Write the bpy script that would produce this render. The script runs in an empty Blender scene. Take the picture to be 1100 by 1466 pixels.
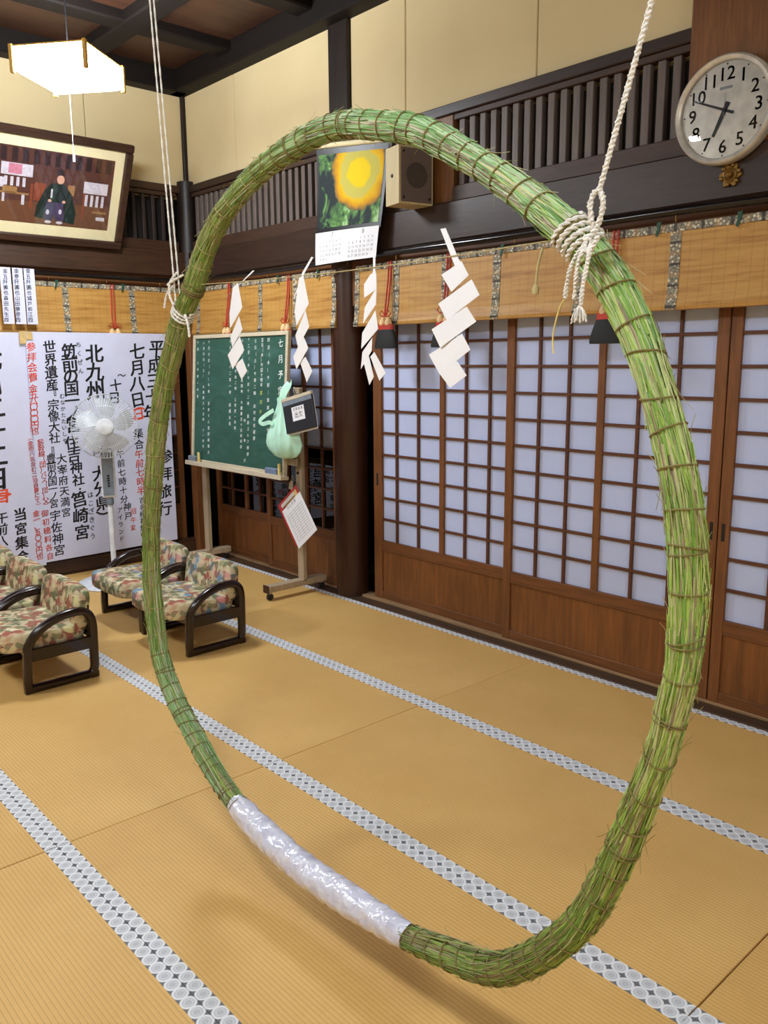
import bpy, math, random
import numpy as np
from mathutils import Vector, Matrix
random.seed(7)
PI = math.pi
SC = bpy.context.scene
COL = SC.collection

# ------------------------------------------------------------------ camera, world, exposure
def set_camera():
    yaw, pit, rol = math.radians(42.0268), math.radians(10.3201), math.radians(-0.40737)
    d = Vector((-math.cos(yaw)*math.cos(pit), math.sin(yaw)*math.cos(pit), -math.sin(pit)))
    r = d.cross(Vector((0, 0, 1))).normalized(); u = r.cross(d)
    c, s = math.cos(rol), math.sin(rol)
    r2 = c*r + s*u; u2 = -s*r + c*u
    cd = bpy.data.cameras.new('camera'); co = bpy.data.objects.new('camera', cd); COL.objects.link(co)
    m = Matrix((r2, u2, -d)).transposed().to_4x4(); m.translation = (6.9384, -3.9327, 1.7553)
    co.matrix_world = m
    cd.sensor_fit = 'VERTICAL'; cd.sensor_height = 36; cd.lens = 36*1195.1/1466
    cd.clip_start = 0.02; cd.clip_end = 100
    SC.camera = co
set_camera()
W = bpy.data.worlds.new('dusk_sky'); SC.world = W; W.use_nodes = True
W.node_tree.nodes['Background'].inputs[0].default_value = (0.35, 0.45, 0.7, 1)
W.node_tree.nodes['Background'].inputs[1].default_value = 0.03
VS = SC.view_settings
SC.display_settings.display_device = 'sRGB'
VS.view_transform = 'Standard'; VS.look = 'None'; VS.gamma = 1.0; VS.use_curve_mapping = False
VS.exposure = 1.2
LAMP_STRENGTH = 40.0
LAMP_COLOR = (0.87, 0.935, 1.0)
try: SC.cycles.use_denoising = True
except Exception: pass

# ------------------------------------------------------------------ node helpers
def s2l(c): return tuple((v/255/12.92 if v/255 <= .04045 else ((v/255+.055)/1.055)**2.4) for v in c)
def rgba(c): return (*s2l(c), 1)
class NT:
    def __init__(s, name):
        s.m = bpy.data.materials.new(name); s.m.use_nodes = True; s.t = s.m.node_tree
        s.b = s.t.nodes['Principled BSDF']; s.out = s.t.nodes['Material Output']
    def n(s, typ, **kw):
        nd = s.t.nodes.new(typ)
        for k, v in kw.items():
            if k.startswith('i_'):
                key = k[2:]; key = int(key) if key.isdigit() else key.replace('_', ' ')
                s.set(nd.inputs[key], v)
            else: setattr(nd, k, v)
        return nd
    def set(s, inp, v):
        if hasattr(v, 'is_output') or isinstance(v, bpy.types.NodeSocket): s.t.links.new(v, inp)
        elif isinstance(v, bpy.types.Node): s.t.links.new(v.outputs[0], inp)
        else: inp.default_value = v
    def math(s, op, a, b=0.0, c=None):
        nd = s.t.nodes.new('ShaderNodeMath'); nd.operation = op; s.set(nd.inputs[0], a); s.set(nd.inputs[1], b)
        if c is not None: s.set(nd.inputs[2], c)
        return nd.outputs[0]
    def coord(s, kind='Object', scale=(1, 1, 1), rot=(0, 0, 0)):
        tc = s.n('ShaderNodeTexCoord'); mp = s.n('ShaderNodeMapping')
        s.t.links.new(tc.outputs[kind], mp.inputs[0]); mp.inputs['Scale'].default_value = scale; mp.inputs['Rotation'].default_value = rot
        return mp.outputs[0]
    def xyz(s, v):
        nd = s.n('ShaderNodeSeparateXYZ'); s.set(nd.inputs[0], v); return nd.outputs
    def noise(s, vec, scale=5, detail=3, rough=.5, dist=0.0):
        nd = s.n('ShaderNodeTexNoise'); s.set(nd.inputs['Vector'], vec); nd.inputs['Scale'].default_value = scale
        nd.inputs['Detail'].default_value = detail; nd.inputs['Roughness'].default_value = rough; nd.inputs['Distortion'].default_value = dist
        return nd
    def ramp(s, fac, stops, interp='LINEAR'):
        nd = s.n('ShaderNodeValToRGB'); cr = nd.color_ramp; cr.interpolation = interp
        while len(cr.elements) < len(stops): cr.elements.new(0.5)
        for e, (p, c) in zip(cr.elements, stops): e.position = p; e.color = c if len(c) == 4 else rgba(c)
        s.set(nd.inputs[0], fac); return nd.outputs[0]
    def mix(s, fac, a, b, blend='MIX'):
        nd = s.n('ShaderNodeMix'); nd.data_type = 'RGBA'; nd.blend_type = blend
        s.set(nd.inputs[0], fac); s.set(nd.inputs[6], a); s.set(nd.inputs[7], b); return nd.outputs[2]
    def bump(s, h, strength=.3, dist=.01):
        nd = s.n('ShaderNodeBump'); nd.inputs['Strength'].default_value = strength; nd.inputs['Distance'].default_value = dist
        s.set(nd.inputs['Height'], h); s.t.links.new(nd.outputs[0], s.b.inputs['Normal'])
    def base(s, v): s.set(s.b.inputs['Base Color'], v)
    def p(s, **kw):
        for k, v in kw.items(): s.set(s.b.inputs[k.replace('_', ' ')], v)
        return s

def plain(name, c, rough=.6, metal=0.0, spec=.5, var=.06, scale=20, **kw):
    t = NT(name); v = t.coord()
    n = t.noise(v, scale, 3)
    a = tuple(max(0, x*(1-var)) for x in c); b = tuple(min(255, x*(1+var)) for x in c)
    t.base(t.ramp(n.outputs[0], [(.3, a), (.7, b)]))
    t.p(Roughness=rough, Metallic=metal, Specular_IOR_Level=spec, **kw)
    return t.m
def wood(name, c, axis='X', var=.22, rough=.45, scale=1.0, bump=.15, spec=.4, coat=0.0):
    t = NT(name); k = dict(X=(1.2, 18, 18), Y=(18, 1.2, 18), Z=(18, 18, 1.2))[axis]
    v = t.coord(scale=tuple(x*scale for x in k))
    n = t.noise(v, 3.0, 5, .6, .6); n2 = t.noise(t.coord(scale=(1.3, 1.3, 1.3)), 1.5, 2)
    a = tuple(x*(1-var) for x in c); b = tuple(min(255, x*(1+var*.8)) for x in c)
    f = t.math('ADD', t.math('MULTIPLY', n.outputs[0], .75), t.math('MULTIPLY', n2.outputs[0], .25))
    t.base(t.ramp(f, [(.33, a), (.5, c), (.68, b)]))
    t.p(Roughness=rough, Specular_IOR_Level=spec, Coat_Weight=coat); t.bump(n.outputs[0], bump, .004)
    return t.m

M = {}
# wood family
M['wood_door_z'] = wood('shoji_frame_wood', (118, 73, 38), 'Z', .18, .5)
M['wood_door_x'] = wood('shoji_rail_wood', (112, 69, 36), 'X', .18, .5)
M['wood_door_y'] = wood('shoji_rail_wood_cross', (112, 69, 36), 'Y', .18, .5)
M['muntin'] = wood('muntin_wood', (92, 54, 34), 'X', .15, .5)
M['panel'] = wood('door_panel_wood', (120, 74, 37), 'Z', .2, .42, .6)
M['pillar'] = wood('dark_pillar_wood', (56, 30, 18), 'Z', .25, .38)
M['dark_x'] = wood('dark_beam_wood', (50, 34, 26), 'X', .25, .4)
M['dark_y'] = wood('dark_beam_wood_cross', (62, 40, 27), 'Y', .25, .4)
M['dark_z'] = wood('dark_post_wood', (32, 22, 18), 'Z', .25, .45)
M['ceil_beam'] = wood('ceiling_beam_wood', (22, 16, 13), 'Y', .25, .65, 1, .1, .2)
M['ceil_panel'] = wood('ceiling_board_wood', (62, 38, 26), 'Y', .3, .45, .5)
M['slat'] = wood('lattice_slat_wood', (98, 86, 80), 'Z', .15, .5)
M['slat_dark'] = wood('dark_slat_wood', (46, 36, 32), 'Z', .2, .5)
M['slat_rail'] = wood('lattice_rail_wood', (62, 42, 31), 'X', .2, .5)
M['lattice_back'] = plain('lattice_back_board', (26, 19, 17), .7)
M['brown_post'] = wood('brown_post_wood', (112, 72, 38), 'Z', .2, .45)
M['sill'] = wood('sill_wood', (72, 52, 36), 'X', .25, .55)
M['sill_light'] = wood('worn_sill_wood', (150, 118, 84), 'X', .2, .55)
M['easel'] = wood('easel_wood', (172, 154, 128), 'Z', .1, .5)
M['board_frame'] = wood('board_frame_wood', (200, 188, 162), 'X', .08, .5)
M['lacquer'] = wood('chair_dark_lacquer', (30, 12, 8), 'Z', .25, .22, 1, .05, .45, .3)
M['frame_wood'] = wood('photo_frame_wood', (58, 38, 28), 'Y', .25, .35)
M['lamp_wood'] = wood('lamp_corner_wood', (205, 160, 70), 'Z', .1, .5)
M['speaker_wood'] = wood('speaker_side_wood', (196, 178, 136), 'Z', .06, .5)
# plaster
t = NT('beige_plaster'); n = t.noise(t.coord(), 1.2, 3); n2 = t.noise(t.coord(), 90, 3)
t.base(t.ramp(n.outputs[0], [(.3, (206, 186, 142)), (.7, (218, 198, 154))])); t.p(Roughness=.85); t.bump(n2.outputs[0], .12, .003); M['plaster'] = t.m
# tatami : ribs run along the long side (x), fine rush cross lines
t = NT('tatami_rush'); v = t.coord(); x, y, z = t.xyz(v)
rib = t.math('PINGPONG', t.math('MULTIPLY', y, 1/.0145), .5)
cross = t.noise(t.coord(scale=(260, 22, 1)), 1.0, 2)
big = t.noise(t.coord(scale=(1, 1, 1)), 1.6, 4, .6)
blot = t.noise(t.coord(scale=(3, 9, 1)), 3, 3)
c1 = t.ramp(big.outputs[0], [(.3, (206, 162, 92)), (.7, (222, 180, 110))])
c2 = t.mix(t.math('MULTIPLY', blot.outputs[0], .25), c1, rgba((192, 144, 78)))
groove = t.ramp(rib, [(.0, (.0, .0, .0, 1)), (.14, (1, 1, 1, 1))])
c3 = t.mix(t.math('MULTIPLY', t.math('SUBTRACT', 1.0, groove), .6), c2, rgba((146, 98, 42)))
c4 = t.mix(t.math('MULTIPLY', cross.outputs[0], .28), c3, rgba((238, 198, 124)))
t.base(c4); t.p(Roughness=.55, Specular_IOR_Level=.35)
t.bump(t.math('ADD', rib, t.math('MULTIPLY', cross.outputs[0], .25)), .35, .003); M['tatami'] = t.m
# heri (brocade border with round crests)
t = NT('tatami_border_cloth'); v = t.coord(); x, y, z = t.xyz(v)
u = t.math('SUBTRACT', t.math('FRACT', t.math('MULTIPLY', x, 1/.046)), .5)
w = t.math('MULTIPLY', y, 1/.046)
r = t.math('SQRT', t.math('ADD', t.math('MULTIPLY', u, u), t.math('MULTIPLY', w, w)))
g = t.ramp(r, [(0, (150, 152, 158)), (.07, (206, 207, 210)), (.14, (172, 174, 180)), (.22, (208, 210, 214)), (.36, (194, 196, 202)), (.42, (230, 231, 233)), (.52, (226, 227, 230)), (.55, (112, 114, 118)), (.75, (96, 98, 102))])
t.base(g); t.p(Roughness=.7); M['heri'] = t.m
# papers
def paper(name, c, wr=.15, sc=6):
    t = NT(name); n = t.noise(t.coord(), sc, 4); n2 = t.noise(t.coord(), 120, 2)
    a = tuple(x*.97 for x in c); t.base(t.ramp(n.outputs[0], [(.3, a), (.7, c)])); t.p(Roughness=.8, Specular_IOR_Level=.2)
    t.bump(n.outputs[0], wr, .02); return t.m
M['shoji_paper'] = paper('shoji_paper', (192, 203, 240), .05, 3)
M['poster_paper'] = paper('poster_paper', (214, 216, 240), .35, 5)
M['white_paper'] = paper('white_paper', (240, 240, 244), .1)
M['cream_paper'] = paper('cream_mat_board', (232, 220, 178), .05)
M['ink'] = plain('black_ink', (20, 20, 24), .6)
M['red_ink'] = plain('vermilion_ink', (235, 84, 56), .6)
M['chalk'] = plain('white_chalk', (235, 242, 238), .9)
M['chalk_yellow'] = plain('yellow_chalk', (196, 210, 90), .9)
t = NT('chalkboard_green'); n = t.noise(t.coord(scale=(2, 2, 5)), 2, 4, .6, 1)
t.base(t.ramp(n.outputs[0], [(.3, (30, 74, 60)), (.55, (38, 84, 70)), (.75, (58, 100, 92))])); t.p(Roughness=.6); M['chalkboard'] = t.m
# glass
t = NT('window_glass'); gl = t.n('ShaderNodeBsdfGlossy', i_Roughness=.02); tr = t.n('ShaderNodeBsdfTransparent', i_Color=(.8, .85, .85, 1))
fr = t.n('ShaderNodeFresnel', i_IOR=1.5); mx = t.n('ShaderNodeMixShader'); t.set(mx.inputs[0], t.math('ADD', fr.outputs[0], .05)); t.t.links.new(tr.outputs[0], mx.inputs[1]); t.t.links.new(gl.outputs[0], mx.inputs[2]); t.t.links.new(mx.outputs[0], t.out.inputs[0]); M['glass'] = t.m
# bamboo blind
def bamboo(axis):
    t = NT('bamboo_blind_'+('long' if axis == 'X' else 'cross')); v = t.coord(); x, y, z = t.xyz(v)
    sp = t.math('PINGPONG', t.math('MULTIPLY', z, 1/.004), .5)
    th = t.math('FRACT', t.math('MULTIPLY', x if axis == 'X' else y, 1/.06))
    thr = t.math('GREATER_THAN', th, .94)
    n = t.noise(t.coord(scale=(2, 2, 30)), 1.4, 4, .6, .5)
    c = t.ramp(n.outputs[0], [(.28, (158, 108, 44)), (.5, (190, 142, 70)), (.75, (202, 158, 84))])
    c = t.mix(t.math('MULTIPLY', t.math('SUBTRACT', .5, sp), .35), c, rgba((120, 78, 30)))
    c = t.mix(t.math('MULTIPLY', thr, .35), c, rgba((120, 84, 36)))
    t.base(c); t.p(Roughness=.5); t.bump(sp, .3, .002); return t.m
M['bamboo_x'] = bamboo('X'); M['bamboo_y'] = bamboo('Y')
# brocade: crest repeat along z with dark diamonds
def brocade(name, ax, pitch=.10):
    t = NT(name); v = t.coord(); x, y, z = t.xyz(v)
    a = dict(X=x, Y=y, Z=z)[ax]
    f = t.math('PINGPONG', t.math('MULTIPLY', a, 1/pitch), .5)
    vo = t.n('ShaderNodeTexVoronoi', i_Scale=55); t.set(vo.inputs['Vector'], t.coord())
    c = t.ramp(vo.outputs['Distance'], [(.1, (222, 218, 200)), (.35, (176, 168, 144)), (.55, (96, 88, 78)), (.8, (150, 146, 124))])
    d = t.ramp(f, [(.0, (1, 1, 1, 1)), (.05, (1, 1, 1, 1)), (.08, (0, 0, 0, 1))], 'LINEAR')
    c = t.mix(t.math('MULTIPLY', d, .8), c, rgba((30, 24, 32)))
    e = t.ramp(f, [(.38, (0, 0, 0, 1)), (.42, (1, 1, 1, 1))])
    c = t.mix(t.math('MULTIPLY', e, .3), c, rgba((186, 140, 80)))
    t.base(c); t.p(Roughness=.6, Specular_IOR_Level=.4); return t.m
M['brocade_z'] = brocade('brocade_band', 'Z'); M['brocade_x'] = brocade('brocade_edge', 'X', .14); M['brocade_y'] = brocade('brocade_edge_cross', 'Y', .14)
# cords and things
M['red_cord'] = plain('red_silk_cord', (178, 48, 28), .6)
M['black_fringe'] = plain('black_silk_fringe', (16, 18, 18), .7, scale=200)
M['cream_knob'] = plain('cream_silk_knob', (226, 190, 140), .6)
M['green_ribbon'] = plain('green_ribbon', (20, 70, 50), .6)
M['black_rod'] = plain('black_lacquer_rod', (20, 14, 14), .18)
M['rope'] = plain('white_rope_fibre', (226, 222, 214), .8, scale=120)
M['twine'] = plain('hemp_twine', (124, 112, 64), .85, scale=90)
M['twine_light'] = plain('pale_hemp_twine', (176, 160, 112), .85, scale=90)
M['white_metal'] = plain('white_enamel', (222, 226, 232), .4)
M['fan_blade'] = plain('clear_white_plastic', (220, 226, 232), .25, Alpha=.55)
M['fan_panel'] = plain('grey_control_panel', (118, 128, 140), .4)
M['silver'] = plain('champagne_metal', (214, 208, 198), .35, .35)
M['black_plastic'] = plain('black_plastic', (18, 18, 20), .4)
M['dark_rubber'] = plain('dark_rubber', (34, 30, 28), .6)
M['brass'] = plain('aged_brass', (120, 88, 38), .4, .7, scale=60)
M['clock_face'] = plain('clock_face_white', (244, 247, 255), .5, var=.01)
M['speaker_cloth'] = plain('speaker_cloth', (104, 90, 84), .9, scale=200)
M['speaker_dark'] = plain('speaker_cone_cloth', (74, 64, 58), .9, scale=200)
M['green_bag'] = plain('green_polythene', (186, 232, 208), .3, scale=8)
M['red_board'] = plain('red_clipboard', (176, 38, 32), .45)
M['tape'] = plain('masking_tape', (204, 172, 112), .7)
M['blue_eraser'] = plain('grey_blue_eraser', (108, 122, 150), .8)
M['eraser_yellow'] = plain('pale_yellow', (226, 206, 130), .8)
M['grey_print'] = plain('grey_print', (150, 152, 158), .7)
M['grey_line'] = plain('panel_joint', (126, 108, 72), .9)
# straw
t = NT('green_grass_blades'); a = t.n('ShaderNodeAttribute', attribute_name='Col'); n = t.noise(t.coord(), 220, 2)
t.base(t.mix(t.math('MULTIPLY', n.outputs[0], .3), a.outputs[0], rgba((70, 92, 36)))); t.p(Roughness=.5, Specular_IOR_Level=.4); M['grass'] = t.m
t = NT('packed_grass_core'); n = t.noise(t.coord(), 60, 3)
t.base(t.ramp(n.outputs[0], [(.3, (84, 96, 48)), (.7, (128, 138, 80))])); t.p(Roughness=.8); M['grass_core'] = t.m
# plastic wrap
t = NT('crinkled_plastic_sheet'); v = t.coord(); n = t.noise(v, 22, 4, .6, 1.2)
vo = t.n('ShaderNodeTexVoronoi', i_Scale=26, feature='SMOOTH_F1'); t.set(vo.inputs['Vector'], v)
t.base(t.ramp(n.outputs[0], [(.3, (196, 196, 220)), (.65, (224, 226, 238))])); t.p(Roughness=.14, Specular_IOR_Level=.8, Coat_Weight=.6, Coat_Roughness=.08)
t.bump(t.math('ADD', n.outputs[0], vo.outputs['Distance']), .55, .01); M['plastic'] = t.m
# floral upholstery
def floral(name, blue):
    t = NT(name); v = t.coord(); nz = t.noise(v, 7, 3)
    wv = t.n('ShaderNodeVectorMath', operation='ADD'); t.set(wv.inputs[0], v)
    sc = t.n('ShaderNodeVectorMath', operation='SCALE'); t.t.links.new(nz.outputs[1], sc.inputs[0]); sc.inputs['Scale'].default_value = .09; t.t.links.new(sc.outputs[0], wv.inputs[1])
    vo = t.n('ShaderNodeTexVoronoi', i_Scale=16.0); t.t.links.new(wv.outputs[0], vo.inputs['Vector'])
    vo2 = t.n('ShaderNodeTexVoronoi', i_Scale=34.0); t.t.links.new(wv.outputs[0], vo2.inputs['Vector'])
    hue = t.xyz(vo.outputs['Color'])[0]; hue2 = t.xyz(vo2.outputs['Color'])[1]
    pal = [(0, (208, 198, 158)), (.15, (112, 114, 80)), (.33, (158, 88, 70)), (.48, (140, 136, 98)), (.62, (212, 204, 168)), (.76, (112, 140, 164) if blue else (158, 96, 78)), (.87, (206, 146, 140) if blue else (214, 206, 150)), (.95, (96, 104, 78))]
    c = t.ramp(hue, pal, 'CONSTANT'); c2 = t.ramp(hue2, [(0, (206, 198, 160)), (.28, (98, 102, 74)), (.52, (206, 180, 146)), (.76, (140, 84, 70))], 'CONSTANT')
    m = t.ramp(vo.outputs['Distance'], [(.3, (0, 0, 0, 1)), (.5, (1, 1, 1, 1))])
    t.base(t.mix(t.math('MULTIPLY', m, .7), c, c2)); t.p(Roughness=.85); t.bump(vo2.outputs['Distance'], .25, .006); return t.m
M['floral_rust'] = floral('rust_olive_floral_fabric', False); M['floral_blue'] = floral('rose_blue_floral_fabric', True)
# lamp
t = NT('lamp_shade_glow'); em = t.n('ShaderNodeEmission'); em.inputs[0].default_value = (*LAMP_COLOR, 1); em.inputs[1].default_value = LAMP_STRENGTH
t.t.links.new(em.outputs[0], t.out.inputs[0]); M['lamp_glow'] = t.m
# calendar picture
t = NT('calendar_picture_print'); v = t.coord(); x, y, z = t.xyz(v); nz = t.noise(v, 9, 4, .6)
dx = t.math('MULTIPLY', t.math('SUBTRACT', x, .105), 1.0); dz = t.math('SUBTRACT', z, .168)
r = t.math('SQRT', t.math('ADD', t.math('MULTIPLY', dx, dx), t.math('MULTIPLY', dz, dz)))
r = t.math('ADD', r, t.math('MULTIPLY', t.math('SUBTRACT', nz.outputs[0], .5), .10))
ring = t.ramp(t.math('MULTIPLY', r, 2.0), [(0, (232, 202, 0)), (.17, (230, 200, 2)), (.20, (196, 184, 76)), (.31, (192, 182, 90)), (.35, (222, 182, 6)), (.42, (206, 146, 16)), (.47, (120, 100, 60)), (.50, (50, 60, 44))])
bg = t.ramp(t.noise(v, 5, 5, .6, .8).outputs[0], [(.3, (36, 46, 54)), (.5, (40, 50, 50)), (.58, (96, 140, 76)), (.66, (170, 206, 150)), (.72, (40, 60, 50))])
msk = t.math('LESS_THAN', t.math('MULTIPLY', r, 2.0), .48)
t.base(t.mix(msk, bg, ring)); t.p(Roughness=.6, Specular_IOR_Level=.15); M['calendar'] = t.m

# ------------------------------------------------------------------ mesh builder
class MB:
    def __init__(s): s.v = []; s.f = []; s.col = None
    def add(s, vs, fs):
        o = len(s.v); s.v.extend([tuple(p) for p in vs]); s.f.extend([tuple(i+o for i in f) for f in fs]); return s
    def box(s, x0, x1, y0, y1, z0, z1, c=0.0):
        if x0 > x1: x0, x1 = x1, x0
        if y0 > y1: y0, y1 = y1, y0
        if z0 > z1: z0, z1 = z1, z0
        if c <= 0:
            vs = [(x, y, z) for x in (x0, x1) for y in (y0, y1) for z in (z0, z1)]
            return s.add(vs, [(0, 1, 3, 2), (4, 6, 7, 5), (0, 4, 5, 1), (2, 3, 7, 6), (0, 2, 6, 4), (1, 5, 7, 3)])
        c = min(c, (x1-x0)*.45, (y1-y0)*.45, (z1-z0)*.45)
        vs = []; idx = {}
        for sx in (0, 1):
            for sy in (0, 1):
                for sz in (0, 1):
                    X = (x0, x1)[sx]; Y = (y0, y1)[sy]; Z = (z0, z1)[sz]; a = (c, -c)[sx]; b = (c, -c)[sy]; d = (c, -c)[sz]
                    idx[sx, sy, sz] = len(vs); vs += [(X, Y+b, Z+d), (X+a, Y, Z+d), (X+a, Y+b, Z)]
        I = lambda x, y, z, k: idx[x, y, z]+k
        fs = []
        for q in (0, 1):
            A = [I(q, 0, 0, 0), I(q, 1, 0, 0), I(q, 1, 1, 0), I(q, 0, 1, 0)]; fs.append(A if q else A[::-1])
            A = [I(0, q, 0, 1), I(1, q, 0, 1), I(1, q, 1, 1), I(0, q, 1, 1)]; fs.append(A[::-1] if q else A)
            A = [I(0, 0, q, 2), I(1, 0, q, 2), I(1, 1, q, 2), I(0, 1, q, 2)]; fs.append(A if q else A[::-1])
        for a in (0, 1):
            for b in (0, 1):
                fs.append((I(0, a, b, 1), I(1, a, b, 1), I(1, a, b, 2), I(0, a, b, 2)))
                fs.append((I(a, 0, b, 0), I(a, 1, b, 0), I(a, 1, b, 2), I(a, 0, b, 2)))
                fs.append((I(a, b, 0, 0), I(a, b, 1, 0), I(a, b, 1, 1), I(a, b, 0, 1)))
        for k in idx.values(): fs.append((k, k+1, k+2))
        return s.add(vs, fs)
    def tube(s, path, r, n=8, closed=False, cap=True, sq=None):
        P = np.array(path, float); m = len(P); R = np.broadcast_to(np.array(r, float), (m,))
        T = np.roll(P, -1, 0)-np.roll(P, 1, 0)
        if not closed: T[0] = P[1]-P[0]; T[-1] = P[-1]-P[-2]
        T /= np.maximum(np.linalg.norm(T, axis=1), 1e-12)[:, None]
        a = np.array([0, 0, 1.]) if abs(T[0][2]) < .9 else np.array([1., 0, 0])
        N = a-T[0]*(a@T[0]); N /= np.linalg.norm(N); vs = []
        for i in range(m):
            N = N-T[i]*(N@T[i]); N /= np.linalg.norm(N); B = np.cross(T[i], N)
            for k in range(n):
                th = 2*PI*k/n; vs.append(P[i]+R[i]*(math.cos(th)*N+math.sin(th)*B))
        fs = []
        for i in range(m if closed else m-1):
            j = (i+1) % m
            for k in range(n): fs.append((i*n+k, i*n+(k+1) % n, j*n+(k+1) % n, j*n+k))
        if not closed and cap: fs.append(tuple(range(n))[::-1]); fs.append(tuple((m-1)*n+k for k in range(n)))
        return s.add(vs, fs)
    def sweep(s, path, ax1, ax2, w, h, closed=True):
        """rectangular section along a planar path; ax1 is the plane normal (width w), h in plane"""
        P = np.array(path, float); m = len(P); T = np.roll(P, -1, 0)-np.roll(P, 1, 0)
        if not closed: T[0] = P[1]-P[0]; T[-1] = P[-1]-P[-2]
        T /= np.linalg.norm(T, axis=1)[:, None]; A = np.array(ax1, float); vs = []
        c = min(w, h)*.22; sec = [(-w/2, -h/2+c), (-w/2+c, -h/2), (w/2-c, -h/2), (w/2, -h/2+c), (w/2, h/2-c), (w/2-c, h/2), (-w/2+c, h/2), (-w/2, h/2-c)]
        for i in range(m):
            B = np.cross(T[i], A)
            for (a, b) in sec: vs.append(P[i]+A*a+B*b)
        fs = []; n = 8
        for i in range(m if closed else m-1):
            j = (i+1) % m
            for k in range(n): fs.append((i*n+k, j*n+k, j*n+(k+1) % n, i*n+(k+1) % n))
        if not closed: fs.append(tuple(range(n))); fs.append(tuple((m-1)*n+k for k in range(n))[::-1])
        return s.add(vs, fs)
    def lathe(s, prof, n=24, mat=None):
        vs = []; fs = []; m = len(prof)
        for (r, z) in prof:
            for k in range(n):
                th = 2*PI*k/n; p = Vector((r*math.cos(th), r*math.sin(th), z)); vs.append(tuple(mat @ p) if mat else tuple(p))
        for i in range(m-1):
            for k in range(n): fs.append((i*n+k, i*n+(k+1) % n, (i+1)*n+(k+1) % n, (i+1)*n+k))
        if prof[0][0] > 1e-6: fs.append(tuple(range(n))[::-1])
        if prof[-1][0] > 1e-6: fs.append(tuple((m-1)*n+k for k in range(n)))
        return s.add(vs, fs)
    def prism(s, poly, f0, f1):
        """poly: list of 2-tuples; f0/f1 map a 2-tuple to the two faces"""
        n = len(poly); vs = [f0(p) for p in poly]+[f1(p) for p in poly]
        return s.add(vs, [tuple(range(n))[::-1], tuple(range(n, 2*n))]+[(i, (i+1) % n, n+(i+1) % n, n+i) for i in range(n)])
    def xf(s, m): s.v = [tuple(m @ Vector(p)) for p in s.v]; return s
    def mesh(s, name, smooth=False):
        me = bpy.data.meshes.new(name); me.from_pydata([tuple(float(c) for c in p) for p in s.v], [], s.f); me.update()
        if smooth:
            me.polygons.foreach_set('use_smooth', [True]*len(me.polygons))
            try: me.set_sharp_from_angle(angle=math.radians(50))
            except Exception: pass
        return me
    def build(s, name, mat, parent=None, smooth=False, loc=None, kind=None):
        return link(name, s.mesh(name, smooth), mat, parent, loc, kind)
def link(name, me, mat, parent=None, loc=None, kind=None):
    if mat is not None and not me.materials: me.materials.append(M[mat] if isinstance(mat, str) else mat)
    o = bpy.data.objects.new(name, me); COL.objects.link(o)
    if parent is not None: o.parent = parent
    if loc is not None: o.location = loc
    if kind: o['kind'] = kind
    return o
def box(name, x0, x1, y0, y1, z0, z1, mat, parent=None, c=.003, kind=None, loc=None):
    return MB().box(x0, x1, y0, y1, z0, z1, c).build(name, mat, parent, kind=kind, loc=loc)
def tag(o, label, cat, group=None):
    o['label'] = label; o['category'] = cat
    if group: o['group'] = group
    return o
def thing(name, label, cat, loc=(0, 0, 0), rot=(0, 0, 0), group=None):
    o = bpy.data.objects.new(name, None); COL.objects.link(o); o.location = loc; o.rotation_euler = rot; o.empty_display_size = .1
    return tag(o, label, cat, group)
def copy_tree(o, parent=None):
    c = o.copy(); COL.objects.link(c); c.parent = parent
    for ch in list(o.children): copy_tree(ch, c)
    return c
def struct(o): o['kind'] = 'structure'; return o
def bez(p0, p1, p2, p3, n=10):
    P = [np.array(p, float) for p in (p0, p1, p2, p3)]
    return [tuple((1-t)**3*P[0]+3*(1-t)**2*t*P[1]+3*(1-t)*t*t*P[2]+t**3*P[3]) for t in np.linspace(0, 1, n)]
def cushion(w, d, h, e=.35, nx=14, ny=14):
    """rounded upholstery block, centred, superellipsoid"""
    mb = MB(); nu, nv = 28, 12; vs = []
    sg = lambda v, p: math.copysign(abs(v)**p, v)
    for j in range(nv+1):
        ph = -PI/2+PI*j/nv
        for i in range(nu):
            th = 2*PI*i/nu
            vs.append((w/2*sg(math.cos(ph), e)*sg(math.cos(th), e), d/2*sg(math.cos(ph), e)*sg(math.sin(th), e), h/2*sg(math.sin(ph), e)))
    fs = [(j*nu+i, j*nu+(i+1) % nu, (j+1)*nu+(i+1) % nu, (j+1)*nu+i) for j in range(nv) for i in range(nu)]
    return mb.add(vs, fs)

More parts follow.
